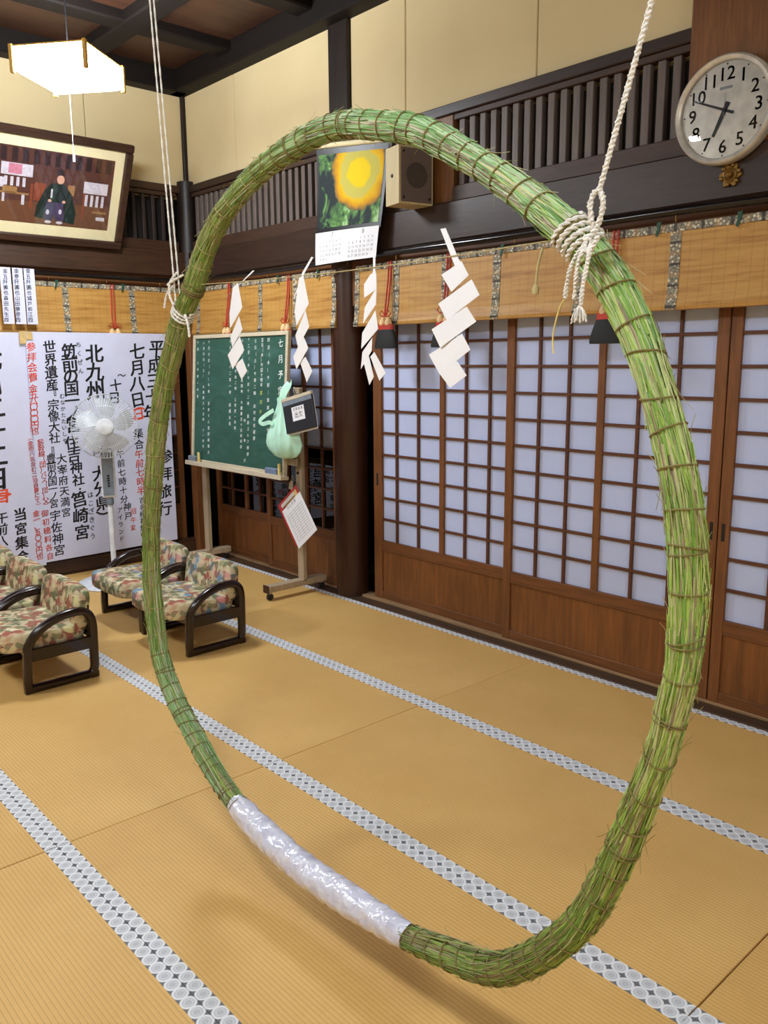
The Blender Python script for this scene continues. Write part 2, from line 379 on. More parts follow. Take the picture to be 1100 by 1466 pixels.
# ------------------------------------------------------------------ lettering (built-in font outlines stamped as flat print)
GLY = {}
def glyph_cache(chars, offset):
    todo = [c for c in sorted(set(chars)) if (c, offset) not in GLY and not c.isspace()]
    obs = []
    for c in todo:
        cu = bpy.data.curves.new('g', 'FONT'); cu.body = c; cu.resolution_u = 2; cu.offset = offset
        o = bpy.data.objects.new('g', cu); COL.objects.link(o); obs.append(o)
    dg = bpy.context.evaluated_depsgraph_get()
    for c, o in zip(todo, obs):
        me = o.evaluated_get(dg).to_mesh()
        v = [(p.co.x, p.co.y) for p in me.vertices]; f = [tuple(p.vertices) for p in me.polygons]
        GLY[c, offset] = (v, f); o.evaluated_get(dg).to_mesh_clear()
    for o in obs:
        cu = o.data; bpy.data.objects.remove(o); bpy.data.curves.remove(cu)
def stamp(mb, ch, cu, cv, size, place, offset, jit=0.0, squash=1.0, bold=0.0):
    """one glyph centred on (cu,cv); place maps (u,v) to a point"""
    if (ch, offset) not in GLY: return
    v, f = GLY[ch, offset]
    if not v: return
    wide = ord(ch) > 0x2e00
    if wide: ox, oy = .5, .38
    else:
        xs = [p[0] for p in v]; ys = [p[1] for p in v]; ox = (min(xs)+max(xs))/2; oy = (min(ys)+max(ys))/2
    a = random.uniform(-jit, jit); ca, sa = math.cos(a), math.sin(a); sk = random.uniform(-jit, jit)
    for bx, by in (((-1, -.6), (1, -.6), (-1, .6), (1, .6)) if bold else ((0, 0),)):      # a loaded brush: the stroke is laid down broad
        pts = []
        for (x, y) in v:
            x = (x-ox)*size*squash+bx*bold*size; y = (y-oy)*size+by*bold*size; x += y*sk; y += x*.10*(1 if jit else 0)
            pts.append(place(cu+x*ca-y*sa, cv+x*sa+y*ca))
        mb.add(pts, f)
def column(mb, text, u0, v0, u1, v1, size, place, offset, jit=.06, squash=1.0, bold=0.0):
    n = len(text)
    for i, ch in enumerate(text):
        k = i/(n-1) if n > 1 else 0
        if ch == ' ': continue
        stamp(mb, ch, u0+(u1-u0)*k, v0+(v1-v0)*k, size*random.uniform(.95, 1.06), place, offset, jit, squash, bold)

# ================================================================== THE SETTING
TW, TL = .955, 1.9706
XS = [.1013+TL*i for i in range(6)]            # tatami seams across the room
YS = [-.09-TW*i for i in range(8)]
XR, YR = XS[-1]+.1, YS[-1]-.1                  # far ends of the hall behind the camera
floor = struct(box('floor', -.3, XR, YR, .3, -.14, -.06, 'sill', c=0))
mat_me = MB().box(-TL/2+.0012, TL/2-.0012, -TW/2+.0012, TW/2-.0012, -.055, 0, .002).mesh('tatami_mat')
heri_me = MB().box(-TL/2+.001, TL/2-.001, -.0228, .0228, -.003, .0015, .0008).mesh('border_cloth')
mat_me.materials.append(M['tatami']); heri_me.materials.append(M['heri'])
for i in range(5):
    for j in range(7):
        o = link('tatami_mat', mat_me, None, floor, ((XS[i]+XS[i+1])/2+random.uniform(-.002, .002), (YS[j]+YS[j+1])/2, 0))
        for s in (-1, 1): link('border_cloth', heri_me, None, o, (0, s*(TW/2-.0235), 0))
# sills
struct(box('trim_1', .1, XR, -.088, .012, -.06, .006, 'sill'))
struct(box('trim_2', .1, XR, .012, .12, -.06, .02, 'sill_light'))
struct(box('baseboard_left', -.1, .098, YS[-1], -.088, -.06, .012, 'dark_y'))
struct(box('trim_3', .0, .1, YS[-1], -.1, .012, .13, 'dark_y', c=.006))

# ---- right-hand wall (shoji wall, plane y = 0), and the far wall (plane x = 0) on the left
Z_NL, Z_NH, Z_LB, Z_LT, Z_PB, Z_PT = 2.47, 2.70, 2.79, 3.165, 3.262, 4.007
wr = struct(box('wall_right', 0, XR, .035, .14, Z_PB-.1, Z_PT+.25, 'plaster', c=0))
wl = struct(box('wall_left', -.14, -.035, YR, 0.1, Z_PB-.1, Z_PT+.25, 'plaster', c=0))
# plaster panels, joints left open between them
for x0, x1 in ((.03, .806), (.812, 2.055), (2.272, 2.803), (2.809, 3.845), (3.851, 4.785), (5.2, 6.6), (6.606, XR)):
    box('plaster_panel', x0, x1, -.0, .04, Z_PB, Z_PT+.02, 'plaster', wr, .004)
for y0, y1 in ((.03, .892), (.898, 2.2), (2.206, 3.5), (3.506, -YR)):
    box('plaster_panel', -.04, .0, -y1, -y0, Z_PB, Z_PT+.02, 'plaster', wl, .004)
# beams on the right wall
box('wall_beam', .06, XR, -.075, .1, Z_NL, Z_NH, 'dark_x', wr, .008)
box('wall_beam', .06, 4.79, -.05, .1, 3.20, Z_PB, 'dark_x', wr, .006)
box('wall_beam', 5.2, XR, -.05, .1, 3.20, Z_PB, 'dark_x', wr, .006)
box('lattice_backing', .06, XR, .075, .1, Z_NH, 3.2, 'lattice_back', wr, 0)
for x0, x1 in ((.13, 2.03), (2.30, 2.96), (3.265, 4.785)):
    box('lattice_rail', x0, x1, -.045, .03, Z_NH, Z_LB, 'slat_rail', wr, .004)
    box('lattice_rail', x0, x1, -.035, .03, Z_LT, 3.2, 'slat_rail', wr, .004)
    k = 0; x = x0+.03
    while x < x1-.02:
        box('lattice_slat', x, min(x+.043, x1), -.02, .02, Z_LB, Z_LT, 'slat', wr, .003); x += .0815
# kamoi (lintel) above the doors, behind the blinds
box('lintel', .1, XR, -.03, .1, 2.13, 2.47, 'wood_door_x', wr, .004)
# beams on the far wall
box('wall_beam', -.1, .075, YR, -.06, Z_NL+.02, Z_NH, 'dark_y', wl, .008)
box('wall_beam', -.1, .05, YR, -.06, 3.20, Z_PB, 'dark_y', wl, .006)
box('lattice_backing', -.1, -.075, YR, -.06, Z_NH, 3.2, 'lattice_back', wl, 0)
box('lattice_rail', -.03, .045, -3.4, -.13, Z_NH, Z_LB, 'dark_y', wl, .004)
box('lattice_rail', -.03, .035, -3.4, -.13, Z_LT, 3.2, 'dark_y', wl, .004)
y = .15
while y < 3.36:
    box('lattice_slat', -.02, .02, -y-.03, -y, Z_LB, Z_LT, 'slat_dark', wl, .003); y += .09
box('lintel', -.1, .03, YR, -.06, 2.13, 2.5, 'wood_door_y', wl, .004)
# posts
def round_post(par, cx, cy, r, z0, z1, mat):
    MB().lathe([(r, z0), (r, z1)], 40, Matrix.Translation((cx, cy, 0))).build('pillar', mat, par, True)
round_post(wr, 2.185, .03, .125, 0, Z_NL+.01, 'pillar')
box('pillar', 2.06, 2.268, -.03, .1, Z_NH-.01, Z_PT+.05, 'dark_z', wr, .006)
round_post(wr, .035, -.03, .08, 0, 3.3, 'dark_z')
box('pillar', -.01, .032, -.032, .01, 3.25, Z_PT+.05, 'dark_z', wr, .004)
box('pillar', 4.79, 5.20, -.075, .1, Z_NH-.01, Z_PT+.05, 'brown_post', wr, .01)
box('pillar', 2.98, 3.255, -.03, .05, 2.64, Z_PB-.02, 'brown_post', wr, .006)
box('pillar', 6.55, 6.8, -.1, .12, 0, Z_PT, 'pillar', wr, .01)
# ---- remaining walls of the hall (behind the camera)
struct(box('wall_back', XR, XR+.12, YR, .14, -.06, Z_PT+.25, 'plaster', c=0))
struct(box('wall_front', -.14, XR, YR-.12, YR, -.06, Z_PT+.25, 'plaster', c=0))
# ---- coffered ceiling
ceil = struct(box('ceiling', -.14, XR+.12, YR-.12, .14, 4.26, 4.34, 'ceil_beam', c=0))
BX = [.92+1.03*i for i in range(9)]; BY = [-.92-.98*i for i in range(6)]
for x in BX: box('ceiling_beam', x-.09, x+.09, YR, 0, 4.10, 4.26, 'ceil_beam', ceil, .012)
for y in BY: box('ceiling_beam', 0, XR, y-.09, y+.09, 4.09, 4.25, 'ceil_beam', ceil, .012)
box('ceiling_beam', -.02, XR, -.14, .03, Z_PT, 4.26, 'ceil_beam', ceil, .012)
box('ceiling_beam', -.03, .14, YR, -.02, Z_PT, 4.26, 'ceil_beam', ceil, .012)
pm = MB().box(-.39, .39, -.39, .39, -.012, .008, .008).mesh('ceiling_panel'); pm.materials.append(M['ceil_panel'])
ex = [.14]+BX+[XR]; ey = [-.14]+BY+[YR]
for i in range(len(ex)-1):
    for j in range(len(ey)-1):
        cx = (ex[i]+ex[i+1])/2; cy = (ey[j]+ey[j+1])/2
        o = link('ceiling_panel', pm, None, ceil, (cx, cy, 4.185)); o.scale = ((ex[i+1]-ex[i])/.78*1.0, abs(ey[j+1]-ey[j])/.78*1.0, 1)

# ---- sliding doors
R1 = [.458+.157*i for i in range(12)]
pane_cache = {}
DN = 0
def sliding_door(wall, a0, a1, dep, sl, sr, munts, wide=(), glass_rows=0, pulls=()):
    """a: distance along the wall from the corner; dep: depth behind the wall face"""
    global DN
    DN += 1
    if wall == 'R': mp = lambda a, d, z: (a, d, z)
    else: mp = lambda a, d, z: (-d, -a, z)
    def bx(mb, a0, a1, d0, d1, z0, z1, c=.002):
        p, q = mp(a0, d0, z0), mp(a1, d1, z1); mb.box(p[0], q[0], p[1], q[1], z0, z1, c); return mb
    zt = 2.12; D = dep
    f = MB()
    bx(f, a0, a0+sl, D, D+.032, .02, zt); bx(f, a1-sr, a1, D, D+.032, .02, zt)
    root = struct(f.build('door_%d' % DN, 'wood_door_z'))
    hm = 'wood_door_x' if wall == 'R' else 'wood_door_y'
    i0, i1 = a0+sl, a1-sr
    bx(MB(), i0, i1, D+.002, D+.03, .02, .078).build('bottom_rail', hm, root)
    bx(MB(), i0, i1, D+.002, D+.03, .382, .458).build('middle_rail', hm, root)
    bx(MB(), i0, i1, D+.002, D+.03, 2.05, zt).build('top_rail', hm, root)
    bx(MB(), i0, i1, D+.012, D+.024, .078, .382, 0).build('lower_panel', 'panel', root)
    xs = [i0]
    for m_ in munts:
        w = .021 if m_ in wide else .0085
        bx(MB(), m_-w, m_+w, D+.004, D+.028, .458, 2.05, .0015).build('muntin', 'wood_door_z' if m_ in wide else 'muntin', root); xs += [m_-w, m_+w]
    xs.append(i1)
    for z in R1[1:11]:
        bx(MB(), i0, i1, D+.006, D+.026, z-.008, z+.008, .0015).build('muntin', 'muntin', root)
    zs = [.458]+sum([[z-.008, z+.008] for z in R1[1:11]], [])+[2.05]
    for i in range(0, len(xs), 2):
        w = xs[i+1]-xs[i]
        for j in range(0, len(zs), 2):
            h = zs[j+1]-zs[j]; g = (j//2) < glass_rows
            key = (wall, round(w, 3), round(h, 3), g)
            if key not in pane_cache:
                mb = MB(); p, q = mp(-w/2-.004, .0, 0), mp(w/2+.004, .002, 0)
                mb.box(p[0], q[0], p[1], q[1], -h/2-.004, h/2+.004); me = mb.mesh('glass_pane' if g else 'paper_pane'); me.materials.append(M['glass' if g else 'shoji_paper']); pane_cache[key] = me
            link('glass_pane' if g else 'paper_pane', pane_cache[key], None, root, mp((xs[i]+xs[i+1])/2, D+.021, (zs[j]+zs[j+1])/2))
    for a in pulls:
        bx(MB(), a-.009, a+.009, D-.0015, D+.004, .86, .95, .001).build('finger_pull', 'black_plastic', root)
    return root
sliding_door('R', 2.41, 3.73, .05, .085, .06, (2.645, 2.862, 3.09, 3.298, 3.498), (3.09,), 0, (2.45,))
sliding_door('R', 3.668, 5.03, .012, .057, .062, (3.907, 4.113, 4.326, 4.555, 4.777), (4.326,), 0, (5.0,))
sliding_door('R', 5.036, 6.45, .012, .055, .06, (5.30, 5.52, 5.74, 5.96, 6.18), (5.74,), 0, (5.062,))
sliding_door('R', .2, 1.13, .05, .055, .05, (.46, .685, .895), (.685,), 4)
sliding_door('R', 1.07, 2.045, .012, .055, .06, (1.38, 1.62, 1.835), (1.62,), 4)
sliding_door('L', .16, 1.15, .012, .05, .05, (.40, .64, .88), (.64,), 4)
sliding_door('L', 1.1, 2.1, .05, .05, .05, (1.38, 1.6, 1.83), (1.6,), 4)
sliding_door('L', 2.05, 3.05, .012, .05, .05, (2.3, 2.55, 2.8), (2.55,), 4)
struct(box('trim_4', .07, .16, -.135, -.045, .006, 2.13, 'wood_door_z', c=.005))
# plain boarding where the far wall and right wall run on out of view
box('side_boarding', -.1, -.02, YR, -3.06, -.06, 2.15, 'dark_y', wl, 0)
box('side_boarding', 6.8, XR, .02, .1, -.06, 2.15, 'wood_door_x', wr, 0)
# dark veranda beyond the glass
struct(box('wall_outer', -1.4, XR, 1.25, 1.33, -.3, 2.6, 'lattice_back', c=0))
struct(box('wall_outer_left', -1.4, -1.32, YR, 1.3, -.3, 2.6, 'lattice_back', c=0))
struct(box('floor_outer', -1.4, XR, .14, 1.33, -.3, -.2, 'sill', c=0))
struct(box('floor_outer_left', -1.4, -.14, YR, 1.3, -.3, -.2, 'sill', c=0))

# ================================================================== LAMPS
def pendant(x, y, z, a, label, ztop=4.175):
    w, h = .46, .149
    r = thing('pendant_lamp', label, 'lamp', (x, y, z), (0, 0, a+PI/4), 'square pendant lamps of the hall')
    q = w/2
    # slightly flared paper shade, closed below
    mb = MB(); q2 = q*.86
    vs = [(-q, -q, .02), (q, -q, .02), (q, q, .02), (-q, q, .02), (-q*.97, -q*.97, h-.01), (q*.97, -q*.97, h-.01), (q*.97, q*.97, h-.01), (-q*.97, q*.97, h-.01), (-q2, -q2, 0), (q2, -q2, 0), (q2, q2, 0), (-q2, q2, 0)]
    mb.add(vs, [(0, 1, 5, 4), (1, 2, 6, 5), (2, 3, 7, 6), (3, 0, 4, 7), (8, 11, 10, 9), (0, 8, 9, 1), (1, 9, 10, 2), (2, 10, 11, 3), (3, 11, 8, 0), (4, 5, 6, 7)])
    mb.build('lamp_shade', 'lamp_glow', r)
    for sx in (-1, 1):
        for sy in (-1, 1):
            MB().box(sx*q-.012, sx*q+.012, sy*q-.012, sy*q+.012, -.004, h+.004, .003).build('corner_post', 'lamp_wood', r)
    for s in (-1, 1):
        MB().box(-q, q, s*q*.985-.006, s*q*.985+.006, h-.01, h, .002).build('top_rail', 'lamp_wood', r)
        MB().box(s*q*.985-.006, s*q*.985+.006, -q, q, h-.01, h, .002).build('top_rail', 'lamp_wood', r)
    MB().tube([(0, 0, h-.01), (0, 0, ztop-z)], .004, 8).build('hanging_cord', 'black_plastic', r)
    pc = MB().tube([(.02, .02, 0), (.02, .02, -.40)], .0018, 6).build('pull_cord', 'rope', r)
    MB().lathe([(.0, -.45), (.007, -.448), (.008, -.42), (.004, -.40), (0, -.40)], 10, Matrix.Translation((.02, .02, 0))).build('pull_knob', 'white_metal', pc, True)
    return r
pendant(1.64, -1.69, 3.42, 1.455, 'glowing square pendant lamp with wooden corner posts hanging near the far wall')
pendant(5.6, -4.25, 3.42, .4, 'square pendant lamp hanging over the middle of the hall behind the viewer')
pendant(1.64, -4.6, 3.42, .4, 'square pendant lamp hanging to the left of the frame near the far wall')
pendant(9.2, -3.0, 3.42, .4, 'square pendant lamp hanging at the near end of the hall')

# ================================================================== GRASS HOOP
HY = -2.555
HOOP = [(5.224, 2.321, 0.057), (5.294, 2.314, 0.062), (5.512, 2.262, 0.065), (5.596, 2.223, 0.066), (5.696, 2.165, 0.057), (5.784, 2.111, 0.056), (5.87, 2.049, 0.07), (5.97, 1.974, 0.066), (6.041, 1.896, 0.072), (6.106, 1.789, 0.066), (6.142, 1.705, 0.063), (6.177, 1.611, 0.064), (6.202, 1.527, 0.071), (6.218, 1.44, 0.069), (6.226, 1.353, 0.068), (6.228, 1.325, 0.068), (6.227, 1.219, 0.064), (6.22, 1.163, 0.058), (6.208, 1.104, 0.059), (6.193, 1.025, 0.057), (6.138, 0.843, 0.067), (6.091, 0.71, 0.072), (6.019, 0.553, 0.072), (5.888, 0.392, 0.075), (5.776, 0.307, 0.079), (5.637, 0.268, 0.078), (5.495, 0.236, 0.062), (5.253, 0.216, 0.085), (5.005, 0.21, 0.093), (4.766, 0.24, 0.083), (4.614, 0.281, 0.065), (4.494, 0.341, 0.072), (4.361, 0.439, 0.068), (4.226, 0.545, 0.073), (4.142, 0.672, 0.063), (4.12, 0.815, 0.071), (4.11, 0.962, 0.068), (4.116, 1.038, 0.061), (4.14, 1.205, 0.061), (4.181, 1.37, 0.065), (4.229, 1.53, 0.066), (4.295, 1.684, 0.064), (4.354, 1.775, 0.068), (4.436, 1.901, 0.068), (4.518, 1.98, 0.066), (4.568, 2.058, 0.065), (4.637, 2.127, 0.061), (4.725, 2.192, 0.061), (4.858, 2.25, 0.055), (4.97, 2.286, 0.06), (5.127, 2.314, 0.059)]
def catmull(pts, n):
    P = np.array(pts, float); m = len(P); d = np.linalg.norm(np.roll(P[:, :2], -1, 0)-P[:, :2], axis=1)
    out = []
    for i in range(m):
        p0, p1, p2, p3 = P[i-1], P[i], P[(i+1) % m], P[(i+2) % m]; k = max(1, int(round(d[i]/.01)))
        for t in np.arange(k)/k:
            out.append(.5*((2*p1)+(-p0+p2)*t+(2*p0-5*p1+4*p2-p3)*t*t+(-p0+3*p1-3*p2+p3)*t**3))
    return np.array(out)
C_ = catmull(HOOP, 0)
def smooth(a, k):
    ker = np.hanning(2*k+3)[1:-1]; ker /= ker.sum(); n = len(a)
    return np.convolve(np.concatenate([a[-k-1:], a, a[:k+1]]), ker, 'same')[k+1:k+1+n]
hx = smooth(C_[:, 0], 7); hz = smooth(C_[:, 1], 7); hr = np.clip(smooth(C_[:, 2], 22)*.5*.86, .0245, .0365)
# resample by arc length
seg = np.hypot(np.diff(np.append(hx, hx[0])), np.diff(np.append(hz, hz[0]))); S_ = np.concatenate([[0], np.cumsum(seg)]); HL = S_[-1]
NH = 640
ss = np.linspace(0, HL, NH, endpoint=False)
per = lambda a: np.interp(ss, S_, np.append(a, a[0]))
hx, hz, hr = per(hx), per(hz), per(hr)
hT = np.stack([np.roll(hx, -1)-np.roll(hx, 1), np.zeros(NH), np.roll(hz, -1)-np.roll(hz, 1)], 1); hT /= np.linalg.norm(hT, axis=1)[:, None]
def hoop_frame(s):
    """centre, tangent, in-plane outward normal, plane normal, radius at arc length s"""
    f = (s % HL)/HL*NH; i = int(f) % NH; j = (i+1) % NH; k = f-int(f)
    L = lambda a: a[i]*(1-k)+a[j]*k
    c = np.array([L(hx), HY, L(hz)]); T = L(hT); T /= np.linalg.norm(T); B = np.array([0, 1., 0]); N = np.cross(T, B)
    return c, T, N, B, L(hr)
def s_near(x, z): return ss[np.argmin((hx-x)**2+(hz-z)**2)]
HO = np.array([5.17, HY, .16])
hoop = thing('grass_hoop', 'large ring of bound green grass hanging from two white ropes', 'ring', tuple(HO))
mb = MB(); n = 16; vs = []
for i in range(NH):
    c, T, N, B, r = hoop_frame(ss[i])
    for k in range(n):
        th = 2*PI*k/n; rr = r*(.96+.05*math.sin(5*th+i*.07)+random.uniform(-.02, .02)); vs.append(c+rr*(math.cos(th)*N+math.sin(th)*B)-HO)
mb.add(vs, [(i*n+k, i*n+(k+1) % n, ((i+1) % NH)*n+(k+1) % n, ((i+1) % NH)*n+k) for i in range(NH) for k in range(n)])
mb.build('grass_core', 'grass_core', hoop, True)
S_W0, S_W1 = s_near(5.495, .236), s_near(4.64, .275)      # stretch wrapped in plastic
def in_wrap(s): return min(S_W0, S_W1)+.02 < s % HL < max(S_W0, S_W1)-.02
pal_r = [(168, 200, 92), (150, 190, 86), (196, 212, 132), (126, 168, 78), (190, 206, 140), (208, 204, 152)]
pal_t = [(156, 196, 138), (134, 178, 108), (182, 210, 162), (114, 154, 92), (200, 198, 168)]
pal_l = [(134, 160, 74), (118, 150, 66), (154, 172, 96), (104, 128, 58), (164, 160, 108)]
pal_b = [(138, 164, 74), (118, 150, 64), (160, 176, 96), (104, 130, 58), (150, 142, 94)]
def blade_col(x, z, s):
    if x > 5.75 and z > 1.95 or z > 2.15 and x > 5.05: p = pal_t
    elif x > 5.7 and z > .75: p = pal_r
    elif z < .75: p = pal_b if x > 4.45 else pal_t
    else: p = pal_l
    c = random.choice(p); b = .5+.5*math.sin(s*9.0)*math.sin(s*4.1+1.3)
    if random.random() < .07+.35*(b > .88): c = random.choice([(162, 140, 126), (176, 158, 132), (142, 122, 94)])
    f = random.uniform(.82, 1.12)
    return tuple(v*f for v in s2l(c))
def blades(N_, stray):
    vs = []; fs = []; cols = []
    for b in range(N_):
        s0 = random.uniform(0, HL)
        if in_wrap(s0): continue
        L = random.uniform(.14, .42) if not stray else random.uniform(.03, .09)
        th = random.uniform(0, 2*PI); dth = random.gauss(0, .55 if not stray else .9)*L; lift = random.uniform(-.002, .0035)
        w = random.uniform(.0018, .0042) if not stray else random.uniform(.0005, .001); m = max(4, int(L/.05)+1) if not stray else 5
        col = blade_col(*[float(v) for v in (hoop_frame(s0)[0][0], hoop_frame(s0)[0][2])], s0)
        if stray: col = s2l(random.choice([(170, 160, 110), (140, 140, 80), (190, 176, 132)]))
        base = len(vs); sg = random.choice((-1, 1)); fl = random.uniform(0, .006); out = random.uniform(.006, .024)
        for i in range(m):
            t = i/(m-1); s = s0+t*L*sg
            if not stray and in_wrap(s): s = s0
            c, T, N, B, r = hoop_frame(s); a = th+dth*t*3
            R = r*.99+lift+ (fl*max(0, t-.7)/.3 if not stray else out*t*t)
            rad = math.cos(a)*N+math.sin(a)*B; tan = -math.sin(a)*N+math.cos(a)*B
            if stray: rad = rad*1.0
            ww = w*(1-.65*t)
            vs += [tuple(c+rad*(R)+tan*ww-HO), tuple(c+rad*(R+.0012)-HO), tuple(c+rad*R-tan*ww-HO)]; cols += [col]*3
        for i in range(m-1):
            q = base+i*3; fs += [(q, q+1, q+4, q+3), (q+1, q+2, q+5, q+4)]
    me = bpy.data.meshes.new('grass_blades'); me.from_pydata(vs, [], fs); me.update()
    at_ = me.color_attributes.new('Col', 'FLOAT_COLOR', 'POINT'); at_.data.foreach_set('color', [v for c in cols for v in (*c, 1)])
    me.materials.append(M['grass']); return me
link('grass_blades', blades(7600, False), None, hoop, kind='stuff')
link('stray_straws', blades(700, True), None, hoop, kind='stuff')
def ring_path(s, tilt, ph, extra, n=22, turns=1.0, adv=0.0):
    P = []
    for k in range(n):
        th = 2*PI*turns*k/n; c, T, N, B, r = hoop_frame(s+tilt*math.sin(th+ph)+adv*k/n)
        P.append(c+(r+extra)*(math.cos(th)*N+math.sin(th)*B)-HO)
    return P
s = 0.0; kk = 0
while s < HL-.02:
    if not in_wrap(s):
        c = hoop_frame(s)[0]; left = c[0] < 4.9 and c[2] > .75
        MB().tube(ring_path(s, random.uniform(-.012, .012), random.uniform(0, 6), .0055), .0011 if left else .0018, 6, True).build('twine_wrap', 'twine_light' if (left and random.random() < .85) else 'twine', hoop, True)
        if random.random() < .22:
            MB().tube(ring_path(s+.011, random.uniform(-.008, .008), random.uniform(0, 6), .0055), .0016, 6, True).build('twine_wrap', 'twine', hoop, True)
    c = hoop_frame(s)[0]
    s += random.uniform(.045, .062) if (c[2] > 2.1 or c[2] < .5) else random.uniform(.06, .095)
# plastic sheet wrapped round the lower part
mb = MB(); n = 30; m = 130; vs = []; a, b = min(S_W0, S_W1), max(S_W0, S_W1)
for i in range(m):
    t = i/(m-1); c, T, N, B, r = hoop_frame(a+(b-a)*t); end = min(1, min(t, 1-t)*14)
    for k in range(n):
        th = 2*PI*k/n
        cr = .0010*math.sin(7*th+i*.5+math.sin(i*.13)*2)+.0013*math.sin(3*th-i*.62+1.7*math.sin(i*.21))+random.uniform(-.0004, .0004)
        rr = r+.004+.006*end+cr; vs.append(c+rr*(math.cos(th)*N+math.sin(th)*B)-HO)
mb.add(vs, [(i*n+k, i*n+(k+1) % n, (i+1)*n+(k+1) % n, (i+1)*n+k) for i in range(m-1) for k in range(n)])
mb.build('plastic_wrap', 'plastic', hoop, True)

# ---- ropes that carry the hoop
def twisted(mb, path, r, pitch=.03, strands=2, n=6, step=.006):
    P = np.array(path, float); d = np.concatenate([[0], np.cumsum(np.linalg.norm(np.diff(P, axis=0), axis=1))])
    k = max(8, int(d[-1]/step)); q = np.linspace(0, d[-1], k); Q = np.stack([np.interp(q, d, P[:, i]) for i in range(3)], 1)
    T = np.gradient(Q, axis=0); T /= np.linalg.norm(T, axis=1)[:, None]; a = np.array([0, 1., 0]) if abs(T[0][1]) < .9 else np.array([1., 0, 0])
    for st in range(strands):
        out = []; N = a-T[0]*(a@T[0]); N /= np.linalg.norm(N)
        for i in range(k):
            N = N-T[i]*(N@T[i]); N /= np.linalg.norm(N); B = np.cross(T[i], N); ph = 2*PI*(q[i]/pitch+st/strands)
            out.append(Q[i]+r*.5*(math.cos(ph)*N+math.sin(ph)*B))
        mb.tube(out, r*.62, n)
    return mb
def wraps(mb, s0, s1, turns, r, ext, org, n=150):
    P = []
    for k in range(n):
        t = k/(n-1); th = 2*PI*turns*t; c, T, N, B, rr = hoop_frame(s0+(s1-s0)*t+.006*math.sin(th*1.0+1)); P.append(c+(rr+ext)*(math.cos(th)*N+math.sin(th)*B)-org)
    return twisted(mb, P, r)
# right rope
RO = np.array([5.985, HY, 1.96])
rope = thing('hanging_rope', 'thick white rope on the right tied round the hoop with a frayed end', 'rope', tuple(RO), group='ropes carrying the hoop')
top = np.array([6.677, HY-.02, 4.175])-RO; kn = np.array([6.04, HY-.05, 2.045])-RO
twisted(MB(), [kn, top], .0058, .018).build('rope_strand', 'rope', rope, True)
sk = s_near(5.97, 1.974)
wraps(MB(), sk-.035, sk+.03, 4.0, .0055, .008, RO).build('rope_wrap', 'rope', rope, True)
# loop knot and tails
lp = [(6.0, HY-.05, 1.985), (5.992, HY-.055, 2.03), (6.004, HY-.05, 2.055), (6.016, HY-.05, 2.03), (6.006, HY-.052, 1.99), (5.985, HY-.056, 1.965), (5.998, HY-.06, 1.95), (6.012, HY-.055, 1.975)]
def spl(P, n=8):
    P = [np.array(p, float) for p in P]; P = [P[0]]+P+[P[-1]]; o = []
    for i in range(1, len(P)-2):
        for t in np.arange(n)/n:
            p0, p1, p2, p3 = P[i-1:i+3]; o.append(.5*((2*p1)+(-p0+p2)*t+(2*p0-5*p1+4*p2-p3)*t*t+(-p0+3*p1-3*p2+p3)*t**3))
    o.append(P[-2]); return o
twisted(MB(), [p-RO+np.array([.034, 0, -.005]) for p in spl(lp)], .006, .018).build('rope_knot', 'rope', rope, True)
tails = [[(6.0, HY-.055, 1.965), (5.975, HY-.062, 1.93), (5.962, HY-.06, 1.895), (5.956, HY-.058, 1.865)], [(6.0, HY-.055, 1.965), (5.99, HY-.066, 1.93), (5.985, HY-.066, 1.895), (5.983, HY-.066, 1.862)], [(6.008, HY-.055, 1.965), (6.01, HY-.068, 1.925), (6.003, HY-.07, 1.885), (6.0, HY-.07, 1.85)]]
for tp in tails: twisted(MB(), [p-RO+np.array([.024, 0, 0]) for p in spl(tp)], .005, .016).build('rope_tail', 'rope', rope, True)
mb = MB()
for k in range(60):
    a = random.uniform(0, 2*PI); q = random.uniform(.002, .016); e = np.array([6.022, HY-.07, 1.852])-RO
    mb.tube([e, e+np.array([math.cos(a)*q*.6, math.sin(a)*q*.6, -.012]), e+np.array([math.cos(a)*q, math.sin(a)*q, -random.uniform(.02, .034)])], .0012, 4)
mb.build('frayed_end', 'rope', rope, kind='stuff')
MB().tube([p-RO+np.array([.024, 0, 0]) for p in spl([(5.956, HY-.058, 1.865), (5.945, HY-.06, 1.845), (5.935, HY-.062, 1.80), (5.937, HY-.062, 1.765)])], .0018, 6).build('straw_tail', 'eraser_yellow', rope, True)
# left rope
LO = np.array([4.455, HY, 1.95])
ropeL = thing('hanging_rope', 'thin doubled white rope on the left tied round the hoop beside the poster', 'rope', tuple(LO), group='ropes carrying the hoop')
for dx, dy in ((-.008, 0.0), (.008, .008)):
    twisted(MB(), [np.array([4.472+dx, HY+dy-.035, 1.945])-LO, np.array([4.27+dx*.1, HY+dy-.02, 4.175])-LO], .0034, .014).build('rope_strand', 'rope', ropeL, True)
sk = s_near(4.445, 1.915)
wraps(MB(), sk-.02, sk+.025, 3.5, .0042, .007, LO).build('rope_wrap', 'rope', ropeL, True)
for tp in ([(4.46, HY-.04, 2.03), (4.43, HY-.05, 2.0), (4.425, HY-.05, 1.96), (4.44, HY-.045, 1.93)], [(4.44, HY-.045, 1.99), (4.405, HY-.05, 1.965), (4.385, HY-.05, 1.925)], [(4.50, HY-.04, 2.02), (4.45, HY-.05, 2.005), (4.415, HY-.05, 1.995)], [(4.49, HY-.035, 1.9), (4.515, HY-.04, 1.865), (4.52, HY-.04, 1.83)]):
    twisted(MB(), [np.array(p)-LO+np.array([.03, 0, 0]) for p in spl(tp)], .0044, .02).build('rope_tail', 'rope', ropeL, True)
